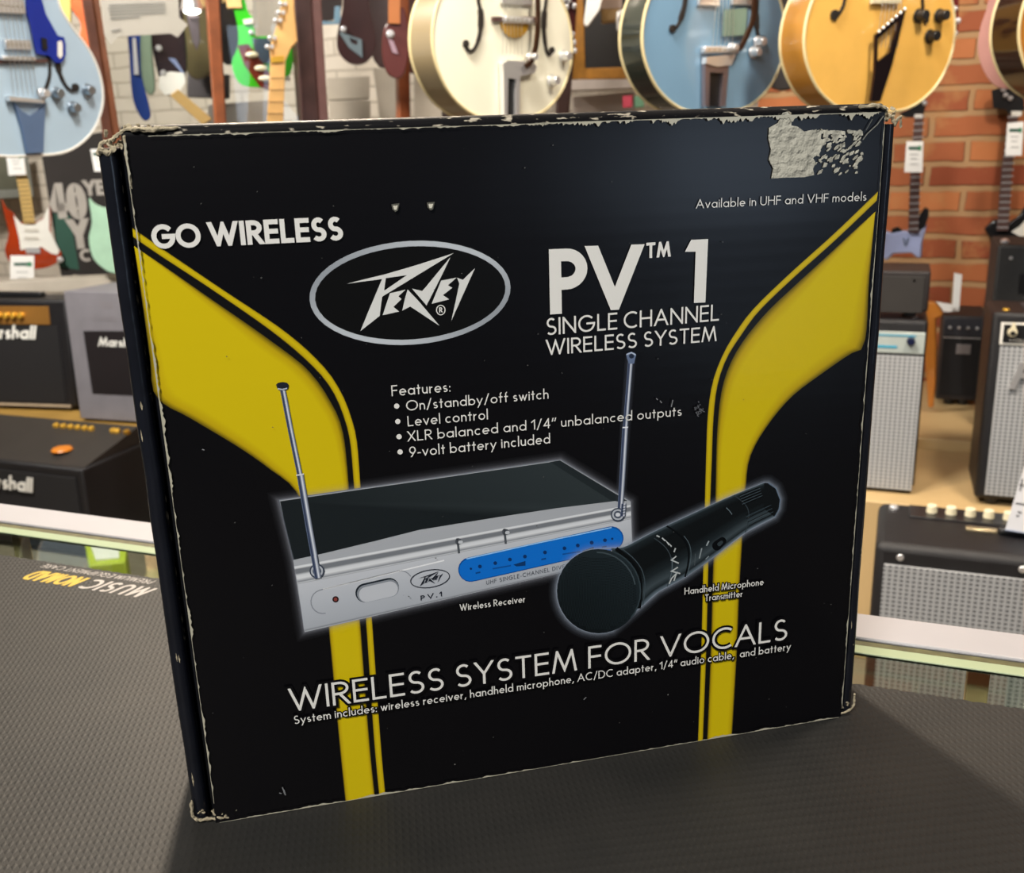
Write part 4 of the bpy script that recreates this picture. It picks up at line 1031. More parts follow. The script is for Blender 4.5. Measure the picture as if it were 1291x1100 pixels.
# blue one
btop = mk('steel_blue_gloss', hexc('#7ba0bd'), .14, .1, coat=.7, var=.03); bside = mk('grey_green_gloss', hexc('#232a26'), .22, coat=.6)
fr, g = hollow('steel blue hollow body electric guitar hanging right of the cream white one', 902, 141, 2.25, 43.5, btop, bside, bind)
frib(fr, g, 'f_hole', fhole, [(866, -30), (865, 0), (861, 18), (856, 31), (850, 37)], [.005, .010, .012, .006, .005], blobs=((849, 36, .008),))
frib(fr, g, 'f_hole', fhole, [(955, -30), (956, 0), (955, 25), (957, 45), (962, 52)], [.004, .006, .012, .006, .005], blobs=((963, 49, .007),))
pickup(fr, g, 882, -8, 908, 8, chrome); pickup(fr, g, 924, -10, 953, 7, chrome)
feat(fr, g, 'pickguard', mk('sage_plate', hexc('#7d9485'), .25, coat=.5), [(914, 12), (942, 10), (940, 44), (912, 46)], -.014, -.011)
frib(fr, g, 'vibrato_arm', mk('dark_bronze', (0, 0, 0)), [(952, -20), (951, 20), (944, 42), (934, 62)], .010, -.030, -.024)
pickup(fr, g, 889, 58, 932, 67, chrome, -.018)
knob(fr, g, 922, 60, chrome, .008, .014, -.019, 'vibrato_spring'); knob(fr, g, 955, 53, chrome, .010); knob(fr, g, 949, 66, chrome, .010)
feat(fr, g, 'tailpiece', mk('brushed_nickel', hexc('#9c8f94'), .35, .8), [(889, 80), (919, 82), (915, 134), (909, 134), (912, 92), (895, 91), (894, 134), (889, 134)], -.014)
feat(fr, g, 'tailpiece_plate', blackp, [(895, 92), (911, 93), (908, 134), (894, 134)], -.007)
feat(fr, g, 'tailpiece_bar', chrome, [(891, 72), (928, 68), (922, 82), (905, 84), (890, 80)], -.018)
# natural
ntop = mk('honey_spruce_gloss', hexc('#e8b65c'), .2, coat=.6, var=.05, vs=18); nside = mk('honey_maple_gloss', hexc('#a8742a'), .28, coat=.5, var=.12, vs=14)
fr, g = hollow('honey coloured archtop guitar hanging above the top right corner of the big carton', 1106, 141, 2.22, 43.5, ntop, nside, bind, .078)
frib(fr, g, 'f_hole', fhole, [(1072, -30), (1066, 0), (1063, 10), (1058, 18), (1053, 20)], [.004, .005, .006, .005, .004], blobs=((1053.5, 18.5, .010),))
frib(fr, g, 'f_hole', fhole, [(1162, -30), (1164, 0), (1165, 15), (1169, 24)], [.005, .005, .005, .004], blobs=((1168.6, 24.6, .007),))
for q in ((1158, 20), (1184, 20), (1172, 46)): knob(fr, g, *q, blackp, .012, .020)
tp = mk('dark_nickel', hexc('#4a3b3c'), .25, .9)
feat(fr, g, 'tailpiece', tp, [(1142.6, 11), (1104, 44), (1103, 90), (1098, 128), (1110, 128), (1125, 82)], -.022, -.016, holes=[[(1134, 25), (1107, 49), (1106.5, 78), (1123, 65)]])
mb = MB(); a, c = fr.loc(1142, 10, -.023), fr.loc(1104, 43, -.023)
for k in range(7): t = (k + .3) / 7; mb.ball((a[0] + (c[0] - a[0]) * t, -.024, a[1] + (c[1] - a[1]) * t), .0032, 8)
mb.build('string_ball_ends', chrome, g)
feat(fr, g, 'pickup', creamp, [(1101, -12), (1136, -12), (1136, 4), (1101, 4)], -.014)
# light blue left
ltop = mk('ice_blue_gloss', hexc('#a9bfd0'), .16, coat=.6, var=.03); lside = mk('ice_blue_side', hexc('#8ba0b2'), .25, coat=.5)
fr, g = hollow('ice blue hollow body guitar with deep blue pickguard at the left picture edge', 40, 196, 2.35, 30, ltop, lside, whitep)
deep = mk('deep_blue_plastic', hexc('#12298a'), .2, coat=.5, var=.06)
feat(fr, g, 'pickguard', deep, [(32, -30), (50, -30), (53, 0), (58, 18), (73, 45), (81, 47), (83, 56), (83, 70), (78, 79), (70, 79), (62, 70), (46, 68), (42, 50), (38, 30), (34, 16)], -.014, -.010)
feat(fr, g, 'pickguard_badge', whitep, [(73, 53), (77, 51), (79, 55), (79, 70), (76, 74), (73, 70)], -.016, -.0142)
pickup(fr, g, -8, -4, 33, 18, chrome, -.016); pickup(fr, g, 6, 49, 41, 63, chrome, -.016)
feat(fr, g, 'bridge_base', rosew, [(-6, 75), (60, 74), (60, 79), (-6, 80)], -.010); pickup(fr, g, 3, 70, 46, 77, chrome, -.018)
frib(fr, g, 'switch', blackp, [(56, 48), (57, 62)], .012, -.019, -.014)
frib(fr, g, 'f_hole', fhole, [(60, 66), (63, 80), (63, 96), (58, 112), (53, 118)], [.006, .006, .006, .006, .005], blobs=((53, 117, .010),))
frib(fr, g, 'f_hole', fhole, [(73, 78), (76, 92), (83, 107), (91, 114), (97, 111)], [.012, .008, .006, .006, .006], blobs=((96, 110, .009),))
for q in ((71, 118), (110, 114), (92, 136)): knob(fr, g, *q, mk('satin_nickel', hexc('#a9b6c2'), .3, .9), .012, .018)
slate = mk('slate_blue_metal', hexc('#6d86ad'), .3, .5)
feat(fr, g, 'tailpiece', slate, [(18, 128), (28, 140), (38, 146), (48, 140), (58, 130), (56, 160), (55, 192), (35, 193), (28, 160)], -.012)
feat(fr, g, 'tailpiece_bar', chrome, [(12, 121), (56, 126), (57, 130), (13, 127)], -.022); knob(fr, g, 54, 118, chrome, .010, .016, -.018, 'vibrato_spring')

# strips of other guitars behind, pushed out to real bodies
def slab(name, label, cat, pxs, zc, thick, m, turn=0, group=None, sm=3, bev=.006, closed=True, parent=None, lean=0):
    cxp = sum(p[0] for p in pxs) / len(pxs); cyp = sum(p[1] for p in pxs) / len(pxs)
    fr = facing(cxp, cyp, zc, turn, lean); q = fr.L(pxs)
    if sm > 1: q = spline(q, sm, True)
    zmin = min(b_ for a, b_ in q)
    fr2 = Frame(fr.o + fr.ez * zmin, 0); fr2.ex, fr2.ey, fr2.ez, fr2.m = fr.ex, fr.ey, fr.ez, fr.m
    mb = MB(); mb.prism([(a, b_ - zmin) for a, b_ in q], 0, thick)
    if parent is None:
        root = thing(name, label, cat, fr2, group=group); return fr2, root, mb
    return fr2, mb
def solid(name, label, cat, pxs, zc, thick, m, turn=0, group=None, sm=3, bev=.006, part='body', lean=0):
    fr, root, mb = slab(name, label, cat, pxs, zc, thick, m, turn, group, sm, bev, lean=lean)
    mb.build(part, m, root, bev)
    if cat == 'guitar' and name != 'wall_hanger' and min(p[1] for p in pxs) <= -10 and part == 'body':
        zt_ = max(v[2] for v in mb.v); xs_ = [v[0] for v in mb.v if v[2] > zt_ - .03]; xc = sum(xs_) / len(xs_)
        n_ = MB(); n_.prism([(xc - .024, zt_ - .10), (xc + .024, zt_ - .10), (xc + .02, zt_ + .28), (xc - .02, zt_ + .28)], -.008, .012); n_.build('neck', maple, root, .003)
        n_ = MB(); n_.prism([(xc - .02, zt_ + .281), (xc + .02, zt_ + .281), (xc + .036, zt_ + .33), (xc + .03, zt_ + .42), (xc - .03, zt_ + .42), (xc - .036, zt_ + .33)], -.004, .010); n_.build('headstock', m, root, .003)
    return fr, root
def rodneck(fr, root, pts, w, m, y0=-.012, y1=.014, name='neck', frets=0, fm=chrome):
    q = fr.L(pts); mb = MB(); strip_prism(mb, q, w, y0, y1)
    if frets:
        a, c = Vector(q[0]), Vector(q[-1]); u = (c - a).normalized(); nn = Vector((-u.y, u.x)); ww = w if not isinstance(w, (list, tuple)) else w[0]
        for k in range(frets):
            p = a + (c - a) * (k + .5) / frets; e = [p + nn * ww * .48 - u * .0016, p - nn * ww * .48 - u * .0016, p - nn * ww * .48 + u * .0016, p + nn * ww * .48 + u * .0016]
            mb.prism([tuple(x) for x in e], y0 - .002, y0, mi=1)
    o = mb.build(name, [m, fm], root)
    return o

# yellow and orange bodies behind the ice blue one
yb_ = mk('butter_yellow_gloss', hexc('#b9ac66'), .25, coat=.5)
solid('electric_guitar', 'butter yellow solid guitar behind the right shoulder of the ice blue guitar', 'guitar', [(70, -60), (88, -60), (90, 0), (90, 60), (86, 80), (74, 70), (70, 0)], 3.1, .045, yb_)
or_ = mk('coral_orange_gloss', hexc('#c0623c'), .25, coat=.5, var=.25, vs=9)
solid('electric_guitar', 'coral orange guitar between the ice blue guitar and the brown post', 'guitar', [(92, -60), (118, -60), (124, 40), (126, 85), (112, 78), (100, 55), (102, 30), (90, 12), (86, 2)], 3.3, .045, or_)

# ------------------------------------------------------------------ the glass case
postm = mk('walnut_post', hexc('#5b3424'), .4, var=.25, vs=25); postd = mk('dark_walnut_post', hexc('#3e2826'), .35, var=.25, vs=25); postl = mk('cherry_post', hexc('#8a4a28'), .4, var=.2, vs=20)
frc = facing(300, 330, 2.9, 6); bz = P(300, 330, 2.9).z + 1.0
case = thing('display_cabinet', 'tall glass guitar cabinet with brown wooden posts behind the left half of the carton', 'cabinet', Frame(frc.o - Vector((0, 0, bz)), math.degrees(math.atan2(frc.ex.y, frc.ex.x))))
CF = Frame(frc.o - Vector((0, 0, bz)), math.degrees(math.atan2(frc.ex.y, frc.ex.x)))
def post(xt, xtw, xb, xbw, y, dy, m, ytop=-320, ybot=170):
    """px edges at picture top and behind the carton, carried on down to the floor"""
    def ext(x0, x1, yy): return x0 + (x1 - x0) * yy / 160
    a, a2 = CF.loc(ext(xt, xb, ytop), ytop, y), CF.loc(ext(xt + xtw, xb + xbw, ytop), ytop, y)
    c, c2 = CF.loc(ext(xt, xb, ybot), ybot, y), CF.loc(ext(xt + xtw, xb + xbw, ybot), ybot, y)
    w_ = abs(c2[0] - c[0])
    mb = MB(); mb.prism([a, a2, c2, (c2[0], 0.0), (c[0], 0.0), c], y, y + dy); mb.build('post', m, case, .004)
post(103, 14, 128, 13, 0, .05, postm); post(117, 8, 141, 9, .012, .05, mk('walnut_trim', hexc('#7d4c32'), .4, var=.2, vs=20))
post(371, 22, 382, 21, 0, .09, postd); post(393, 12, 403, 12, .01, .06, mk('mauve_brown_trim', hexc('#6b4c49'), .35, var=.15, vs=20))
post(260, 17, 272, 14, .55, .05, postl); post(501, 15, 504, 14, .55, .05, postl); post(560, 14, 562, 14, .55, .05, postd)
a, c = CF.loc(124, -320, .03)[0], CF.loc(371, 0, .03)[0]
mb = MB(); mb.box(CF.loc(150, 170, .03)[0], c, .030, .034, .05, 2.6); mb.build('glass_pane', glass_mat('case_glass', (.93, .94, .93)), case, smooth=False)
ct = CF.loc(371, -320)[1]
mb = MB(); mb.box(CF.loc(60, -320)[0], CF.loc(575, -320)[0], 0, .62, ct, ct + .04); mb.build('top_board', postd, case, .004)
mb = MB(); mb.box(CF.loc(170, 160)[0], CF.loc(560, 170)[0], .06, .60, 0, .12); mb.build('base_board', postd, case, .004)
# paper notices on the glass
fr, root, mb = slab('paper_notice', 'white printed paper notice taped to the cabinet glass at top left', 'sign', [(122, -70), (222, -70), (226, 22), (237, 31), (224, 47), (215, 42), (150, 46), (140, 56), (131, 44)], 2.84, .002, pap, 6, sm=1)
mb.build('sheet', mk('notice_paper', hexc('#c4bcb3'), .8, var=.03), root)
mb = MB()
for k, (x0, x1, yy) in enumerate(((137, 208, 5), (136, 208, 9), (137, 209, 13), (138, 208, 17), (139, 176, 22), (140, 152, 38))):
    q = fr.L([(x0, yy + 1.6), (x1, yy - 1.2)], -.001); strip_prism(mb, q, .0035, -.001, -.0002)
mb.build('text_lines', grey_ink, root)
fr, root, mb = slab('paper_notice', 'grey paper card hanging in front of the green guitar', 'sign', [(317, -50), (355, -50), (352, 0), (350, 45), (323, 46), (319, 30)], 3.05, .002, pap, 6, sm=1)
mb.build('sheet', mk('grey_card', hexc('#a59d92'), .8), root)
# instruments in the case
navy = mk('navy_gloss', hexc('#203a80'), .2, coat=.7)
fr, g = solid('electric_guitar', 'navy blue guitar seen edge on under the paper notice', 'guitar', [(160, 20), (176, 20), (177, 60), (179, 96), (187, 128), (190, 147), (182, 152), (172, 138), (166, 115), (163, 70)], 3.35, .05, navy)
feat(fr, g, 'highlight_strip', chrome, [(167, 48), (171, 48), (175, 94), (169, 94)], -.008, -.001)  # chrome strip imitates the white highlight stripes along the dark edge
fr, g = solid('electric_guitar', 'sage green guitar beside the navy blue one in the cabinet', 'guitar', [(174, 0), (192, 0), (192, 60), (196, 112), (186, 118), (178, 90)], 3.5, .05, mk('sage_green_gloss', hexc('#6f7f6c'), .3, coat=.5))
dk = mk('espresso_gloss', hexc('#2c2124'), .15, coat=.8)
fr, g = solid('resonator_guitar', 'dark round bodied guitar with a white lower plate in the cabinet', 'guitar', [(192, -20), (222, -20), (232, 30), (236, 85), (226, 115), (208, 118), (196, 80), (190, 40)], 3.4, .06, dk)
feat(fr, g, 'lower_plate', whitep, [(201, 96), (214, 90), (232, 92), (234, 104), (226, 116), (208, 120), (200, 110)], -.012, -.001)
knob(fr, g, 200, 61, chrome, .009, .012, -.001); knob(fr, g, 206, 92, chrome, .008, .012, -.001)
feat(fr, g, 'pickguard', mk('periwinkle_plate', hexc('#7f8db0'), .2, coat=.5), [(212, 73), (221, 74), (232, 92), (234, 100), (226, 88)], -.007, -.001)
fr, g = solid('acoustic_guitar', 'olive brown guitar hanging left of the cherry post in the cabinet', 'guitar', [(228, -20), (268, -20), (276, 40), (272, 84), (248, 100), (232, 80), (232, 30)], 3.75, .09, mk('olive_brown_gloss', hexc('#6a5f3c'), .3, coat=.5))
fr, g, mb = slab('guitar_stand', 'slanted tan wooden guitar neck propped low in the cabinet', 'guitar', [(214, 120), (224, 112), (268, 150), (256, 158)], 3.3, .02, tanwood, sm=1)
mb.build('neck', mk('tan_maple_neck', hexc('#a98a54'), .4), g, .003); g.name = 'guitar_neck'
grey_ = mk('charcoal_gloss', hexc('#3a3535'), .15, coat=.7)
solid('electric_guitar', 'charcoal guitar body between the cherry post and the green guitar', 'guitar', [(270, -30), (300, -30), (308, 20), (304, 66), (288, 82), (274, 64), (268, 10)], 3.6, .05, grey_)
for i, (q, m, lb) in enumerate((([(236, 92), (290, 94), (290, 124), (236, 122)], mk('dusk_grey_case', hexc('#4c4749'), .5), 'dark grey carrying case lying low at the back of the cabinet'), ([(262, 132), (340, 126), (352, 134), (350, 160), (262, 160)], mk('pale_grey_carton', hexc('#a79f98'), .7), 'pale grey carton on the cabinet floor behind the maple guitar neck'))):
    solid('storage_case' if i == 0 else 'storage_carton', lb, 'box', q, 3.95, .12, m, sm=1, bev=.004, part='shell')
green = mk('lime_green_gloss', hexc('#35b81e'), .2, coat=.6)
fr, g = solid('electric_guitar', 'bright lime green electric guitar in the cabinet', 'guitar', [(286, -30), (306, -8), (316, 20), (345, 22), (368, 40), (368, 88), (350, 108), (320, 110), (301, 104), (292, 80), (300, 58), (299, 30)], 3.45, .045, green)
feat(fr, g, 'pickup', mk('steel_blue_plate', hexc('#4f6478'), .25, .6), [(318, 48), (342, 48), (342, 78), (330, 80), (320, 62)], -.010, -.001)
feat(fr, g, 'pickup_cover', whitep, [(306, 25), (320, 22), (321, 29), (308, 31)], -.010, -.001)
knob(fr, g, 317, 41, chrome, .007, .012, -.001); knob(fr, g, 363, 99, chrome, .007, .012, -.001)
fr, g, mb = slab('guitar_headstock', 'dark red tortoise headstock with cream tuners crossing the green guitar', 'guitar', [(299, 57), (313, 55), (322, 66), (340, 92), (340, 114), (328, 110), (308, 82)], 3.15, .02, rosew, sm=1)
g.name = 'electric_guitar'
mb.build('headstock', mk('tortoise_red', hexc('#641f14'), .2, coat=.6, var=.5, vs=20), g, .003)
for px, py in ((318, 69), (329, 86), (334, 99)):
    c = fr.loc(px, py, -.006); mb = MB(); mb.ball((c[0], -.008, c[1]), .020, 12, (1, .4, .45)); mb.build('tuner', creamp, g)
fr, g, mb = slab('electric_guitar', 'maple guitar neck and headstock with six chrome tuners left of the dark post', 'guitar', [(350, -60), (370, -60), (371, 10), (375, 52), (366, 62), (360, 76), (357, 160), (336, 160), (341, 80), (340, 60), (347, 38), (354, 10)], 2.62, .02, maple, sm=1)
mb.build('neck', mk('bright_maple', hexc('#d9aa6a'), .3, coat=.5, var=.08, vs=15), g, .003)
for px, py in ((360, 5), (357, 16), (353.5, 26), (346.5, 48), (343, 59)):
    c = fr.loc(px, py, -.004); mb = MB(); mb.cyl((c[0], -.001, c[1]), (0, -1, 0), .005, .018, 10); mb.ball((c[0] - .012, -.006, c[1]), .007, 8); mb.build('tuner', chrome, g)
feat(fr, g, 'nut', goldm, [(341, 72), (358, 70), (358, 78), (341, 79)], -.006, -.0005)
mb = MB()
for k in range(5): q = fr.L([(340 - k * .9, 98 + 15 * k), (358, 98 + 15 * k)], -.001); strip_prism(mb, q, .0016, -.002, -.0002)
mb.build('frets', mk('fret_brown', hexc('#9c7c50'), .5), g)
fr, g = solid('electric_guitar', 'espresso brown guitar with an angular silver pickguard right of the dark post', 'guitar', [(436, -40), (458, -40), (466, 10), (474, 55), (462, 78), (442, 80), (427, 66), (425, 44), (432, 10)], 3.3, .05, mk('espresso_brown', hexc('#33201f'), .2, coat=.6), sm=4)
feat(fr, g, 'pickguard', mk('silver_plate', hexc('#9fb2b8'), .15, .7), [(427, 40), (433, 42), (456, 50), (457, 73), (440, 60)], -.007, -.001, holes=[[(440, 47), (451, 51), (450, 57), (443, 54)]])
knob(fr, g, 433, 37, chrome, .008, .012, -.001)
fr, g = solid('electric_guitar', 'mahogany red guitar with an orange neck left of the cherry post', 'guitar', [(484, 36), (495, 20), (510, 10), (516, 60), (508, 96), (492, 96), (484, 82), (481, 60)], 3.1, .05, mk('mahogany_red', hexc('#5c2e2c'), .25, coat=.6))
rodneck(fr, g, [(497, 30), (497, -40)], .035, mk('orange_neck', hexc('#b8703c'), .3, coat=.5)); knob(fr, g, 492, 43, chrome, .010, .012, -.001); feat(fr, g, 'pickguard', mk('lilac_plate', hexc('#a08794'), .3), [(489, 48), (496, 52), (502, 68), (495, 66)], -.006, -.001)
solid('electric_guitar', 'oxblood guitar body partly behind the cream white guitar', 'guitar', [(540, 10), (552, -20), (580, -20), (584, 60), (576, 94), (540, 98), (522, 90), (534, 62)], 3.2, .05, mk('oxblood_gloss', hexc('#4c2422'), .25, coat=.6))
solid('electric_guitar', 'chocolate brown guitar at the back of the cabinet above the pale blue bracket', 'guitar', [(384, -60), (428, -60), (432, 0), (424, 22), (404, 26), (386, 10)], 3.95, .05, mk('chocolate_gloss', hexc('#3b2a28'), .3, coat=.5))
solid('electric_guitar', 'russet brown guitar just right of the thin cherry post', 'guitar', [(512, -50), (548, -50), (545, 20), (540, 80), (524, 92), (512, 76)], 3.85, .05, mk('russet_gloss', hexc('#5a3129'), .3, coat=.5))
solid('electric_guitar', 'plum brown guitar high between two cabinet posts', 'guitar', [(450, -50), (505, -50), (508, 10), (504, 62), (484, 86), (466, 60)], 3.9, .05, mk('plum_brown', hexc('#4a3534'), .3, coat=.5))
fr, g = solid('wall_bracket', 'small pale blue metal bracket by the dark post', 'bracket', [(405, 26), (421, 27), (422, 8), (429, 7), (430, 30), (405, 31)], 3.6, .02, mk('pale_blue_metal', hexc('#8fb4cc'), .3, .5), sm=1, bev=.002, part='arm')
for i, q in enumerate(([(412, 98), (466, 96), (466, 124), (413, 126)], [(414, 127), (467, 126), (467, 160), (416, 160)], [(470, 86), (500, 88), (500, 150), (479, 150)], [(522, 92), (575, 95), (575, 160), (522, 160)])):
    solid('storage_carton', 'off white carton stacked on the back shelf, %s' % ('upper left under the brown guitar', 'lower left above the carton edge', 'narrow one beside the cherry post', 'behind the white guitar edge')[i], 'box', q, 3.95, .15, mk('offwhite_carton', hexc('#ada394'), .7, var=.06), sm=1, bev=.003, group='off white cartons in the cabinet', part='shell')
def rack(name, label, px0, px1, py, zc, dep, m):
    a, c = P(px0, py, zc), P(px1, py, zc); u = (c - a); u.z = 0; fr = Frame((a.x, a.y, -1.0), math.degrees(math.atan2(u.y, u.x))); h = min(a.z, c.z) + 1.0; L_ = u.length
    root = thing(name, label, 'shelf', fr); mb = MB()
    mb.box(0, L_, 0, dep, h - .03, h); mb.build('shelf_top', m, root, .003)
    for x in (0, L_ - .03):
        mb = MB(); mb.box(x, x + .03, 0, dep, 0, h - .0305); mb.build('side_panel', m, root, .002)
    mb = MB(); mb.box(.0305, L_ - .0305, 0, dep, h * .5, h * .5 + .025); mb.build('middle_shelf', m, root, .002)
rack('storage_rack', 'pale storage rack at the back of the cabinet behind the big carton', 262, 575, 163, 3.80, .42, mk('rack_white', hexc('#b5aa9a'), .6))
rack('storage_rack', 'pale storage rack behind the cream white and steel blue guitars', 700, 850, 150, 3.42, .60, mk('rack_white', (0, 0, 0)))
# added lamp shape, its glow imitates the reflection of a ceiling lamp
fl = facing(242, 12, 3.2)
lamp = thing('lamp_reflection', 'added chrome lamp with a glowing disc standing in for a ceiling lamp reflection', 'lamp', fl)
mb = MB(); mb.cyl((0, .02, .0), (0, .0, 1), .036, .06, 24, .02); mb.build('added_shade', chrome, lamp, .002)
mb = MB(); mb.ball((0, .004, -.004), .026, 16, (1, .5, .42)); mb.build('glow_disc', mk('reflected_glow', (1, .97, .9), .5, emit=9), lamp)
mb = MB(); mb.tube([(0, .02, .06), (0, .02, .4)], .006, 8); mb.build('added_rod', chrome, lamp)
mb = MB(); mb.prism([(-.02, -.01), (.02, -.01), (.015, -.09), (0, -.12), (-.01, -.09)], .03, .045); mb.build('added_bracket', mk('smoky_steel', hexc('#7a7176'), .3, .7), lamp, .004)

# ------------------------------------------------------------------ behind, between cream and blue guitars
fr, g = solid('wooden_upright', 'dark brown wooden upright right behind the cream white guitar', 'post', [(706, -60), (727, -60), (725, 60), (716, 160), (716 - 60, 930), (640, 930), (700, 160)], 2.9, .05, mk('dark_upright', hexc('#33201b'), .4, var=.2, vs=20), sm=1, part='upright_post')
fr, g, mb = slab('electric_guitar', 'dark red guitar headstock with pearly tuners between the cream white and steel blue guitars', 'guitar', [(702, -60), (726, -60), (728, -10), (726, 30), (724, 70), (716, 72), (708, 40), (704, 0)], 2.7, .02, rosew, sm=1)
mb.build('headstock', mk('wine_red_gloss', hexc('#3a1210'), .2, coat=.6), g, .003)
for px, py in ((712, 0), (718, 1), (715, 9), (724, 8), (722, 44), (724, 54), (725, 64)):
    c = fr.loc(px, py, -.004); mb = MB(); mb.cyl((c[0], -.001, c[1]), (0, -1, 0), .004, .010, 8); mb.ball((c[0], -.012, c[1]), .0075, 8, (.8, .6, 1.1)); mb.build('tuner', chrome, g)
fpx = [(716, -40), (830, -40), (830, 99), (722, 100)]
fr, g, mb = slab('framed_picture', 'black picture in a gold wooden frame above the white shelf board', 'picture', fpx, 3.6, .03, tanwood_d, 10, sm=1)
mb = MB(); mb.prism(fr.L([(716, -40), (830, -40), (830, 99), (722, 100)], 0), 0, .03, [fr.L([(735, -35), (820, -35), (820, 83), (738, 86)], 0)]); mb.build('frame', mk('gilt_wood', hexc('#a8742c'), .35, .2, var=.2, vs=30), g, .004)
mb = MB(); mb.prism(fr.L([(733, -37), (822, -37), (822, 86), (735, 88)], .012), .012, .02); mb.build('picture_panel', mk('near_black_panel', (.005, .004, .004), .4), g)
fr, g = solid('electric_guitar', 'white pointed guitar tip hanging over the black picture', 'guitar', [(748, -60), (775, -60), (756, 12), (741, 33), (736, 32), (736, 26)], 3.1, .04, whitep, sm=1)
fr, g = solid('wooden_block', 'tan wooden block with a striped face beside the white guitar tip', 'block', [(757, -12), (784, -12), (783, 26), (758, 29)], 3.25, .05, mk('striped_tan', hexc('#9a7a48'), .5, var=.3, vs=25), sm=1, part='block_body')
feat(fr, g, 'pale_face', mk('pale_mauve', hexc('#b09a8c'), .6), [(757, -10), (784, -10), (784, 10), (757, 11)], -.003, -.0002)
fr, g = solid('tuning_machine', 'pale grey metal tuning machine hanging left of the steel blue guitar', 'guitar part', [(777, 14), (800, 6), (802, 30), (790, 46), (777, 38)], 3.0, .02, mk('pale_pewter', hexc('#a9a39c'), .4, .4), sm=1, part='plate')
knob(fr, g, 785, 24, mk('dark_pewter', hexc('#5b5754'), .4, .6), .010, .010, -.001)
fr, g = solid('shelf_board', 'white shelf board under the framed black picture', 'shelf', [(716, 101), (860, 98), (862, 108), (716, 114)], 3.5, .2, mk('white_shelf', hexc('#b8aca3'), .6), sm=1, bev=.002, part='board')
fr, g = solid('storage_carton', 'pale carton on the back wall behind the top edge of the big carton', 'box', [(722, 122), (800, 116), (802, 150), (722, 150)], 3.7, .15, mk('pale_pink_carton', hexc('#b3a499'), .7), sm=1, bev=.003, part='shell')
for px, c, lb in ((791, '#b8344a', 'small red'), (806, '#5c8a6a', 'small green')):
    solid('string_packet', lb + ' packet under the shelf left of the steel blue guitar', 'packet', [(px - 6, 121), (px + 6, 120), (px + 6, 135), (px - 6, 136)], 3.45, .02, mk('packet_' + c[1:], hexc(c), .5), sm=1, bev=.002, part='wrapper')
# behind, between blue and natural
solid('electric_guitar', 'charcoal guitar body hanging between the steel blue and honey guitars', 'guitar', [(960, -60), (1010, -60), (1012, 40), (1004, 105), (975, 112), (962, 80)], 2.9, .05, mk('soft_charcoal', hexc('#26211f'), .4), sm=3)
solid('electric_guitar', 'pale yellow guitar edge high between the steel blue and honey guitars', 'guitar', [(974, -60), (986, -60), (984, 10), (978, 38), (972, 30)], 2.75, .04, mk('pale_lemon', hexc('#c9c48c'), .3), sm=1)
# red headstock at the honey guitar's shoulder
fr, g, mb = slab('electric_guitar', 'cherry red headstock with chrome tuners right of the honey archtop', 'guitar', [(1190, -50), (1206, -50), (1209, 0), (1208, 40), (1200, 52), (1190, 58), (1186, 20)], 2.7, .02, rosew, sm=1)
mb.build('headstock', mk('cherry_red_gloss', hexc('#5e120c'), .2, coat=.6, var=.3), g, .003)
for px, py in ((1204, 11), (1198, 25), (1208, 26), (1196, 43), (1204, 42)): knob(fr, g, px, py, chrome, .006, .012, -.001, 'tuner')
# pink guitar and dark sided guitar at the right edge
solid('electric_guitar', 'dusty pink guitar body by the right edge above the brick wall', 'guitar', [(1250, -80), (1300, -80), (1300, 90), (1290, 108), (1262, 111), (1244, 96), (1233, 66), (1236, 35), (1246, 0)], 2.6, .045, mk('dusty_pink_gloss', hexc('#b8847a'), .3, coat=.4), sm=4)
dkb = mk('dark_mahogany_side', hexc('#2a1812'), .2, coat=.7)
fr, g = hollow('dark brown hollow body guitar with cream edging, cut by the right picture edge', 1378, 126, 2.2, 44, mk('amber_top', hexc('#b5762c'), .2, coat=.6), dkb, bind, .085)

# ------------------------------------------------------------------ guitars hung on the brick wall
def tagcard(label, pxs, zc, group, turn=0):
    fr, root, mb = slab('price_tag', label, 'price tag', pxs, zc, .002, pap, turn, group, sm=1)
    mb.build('card', pap, root)
    (x0, y0), (x1, _), (_, y1) = pxs[0], pxs[1], pxs[2]
    w_ = x1 - x0; h_ = y1 - y0; sk = (pxs[3][0] - x0) / h_ if h_ else 0
    L2 = lambda u, v: (x0 + w_ * u + sk * h_ * v, y0 + h_ * v)
    mb = MB(); strip_prism(mb, fr.L([L2(.15, .22), L2(.72, .22)], -.0015), .010 * zc / 3.3, -.0015, -.0002); mb.build('shop_mark', mk('dark_green_ink', hexc('#33584a'), .6), root)
    mb = MB(); strip_prism(mb, fr.L([L2(.72, .22), L2(.9, .22)], -.0015), .014 * zc / 3.3, -.0015, -.0002); mb.build('shop_mark', green_ink, root)
    mb = MB()
    for u0, u1, v in ((.25, .75, .42), (.3, .7, .56), (.3, .8, .74)): strip_prism(mb, fr.L([L2(u0, v), L2(u1, v)], -.0015), .004 * zc / 3.3, -.0015, -.0002)
    mb.build('text_lines', mk('pale_grey_ink', hexc('#b9b9b6'), .7), root)
    return root
ibody = mk('powder_blue_gloss', hexc('#a9b4dc'), .3, coat=.4)
fr, g = solid('electric_guitar', 'powder blue and black electric guitar hung on the brick wall beside the carton', 'guitar', [(1108, 288), (1124, 294), (1140, 291), (1156, 294), (1169, 282), (1163, 305), (1162, 325), (1156, 325), (1149, 319), (1126, 320), (1118, 329), (1106, 322)], 3.15, .04, ibody, sm=1)
rodneck(fr, g, [(1151.5, 292), (1154, 290 - 85), (1159, 143)], [.030, .027, .024], rosew, -.016, .002, frets=18)
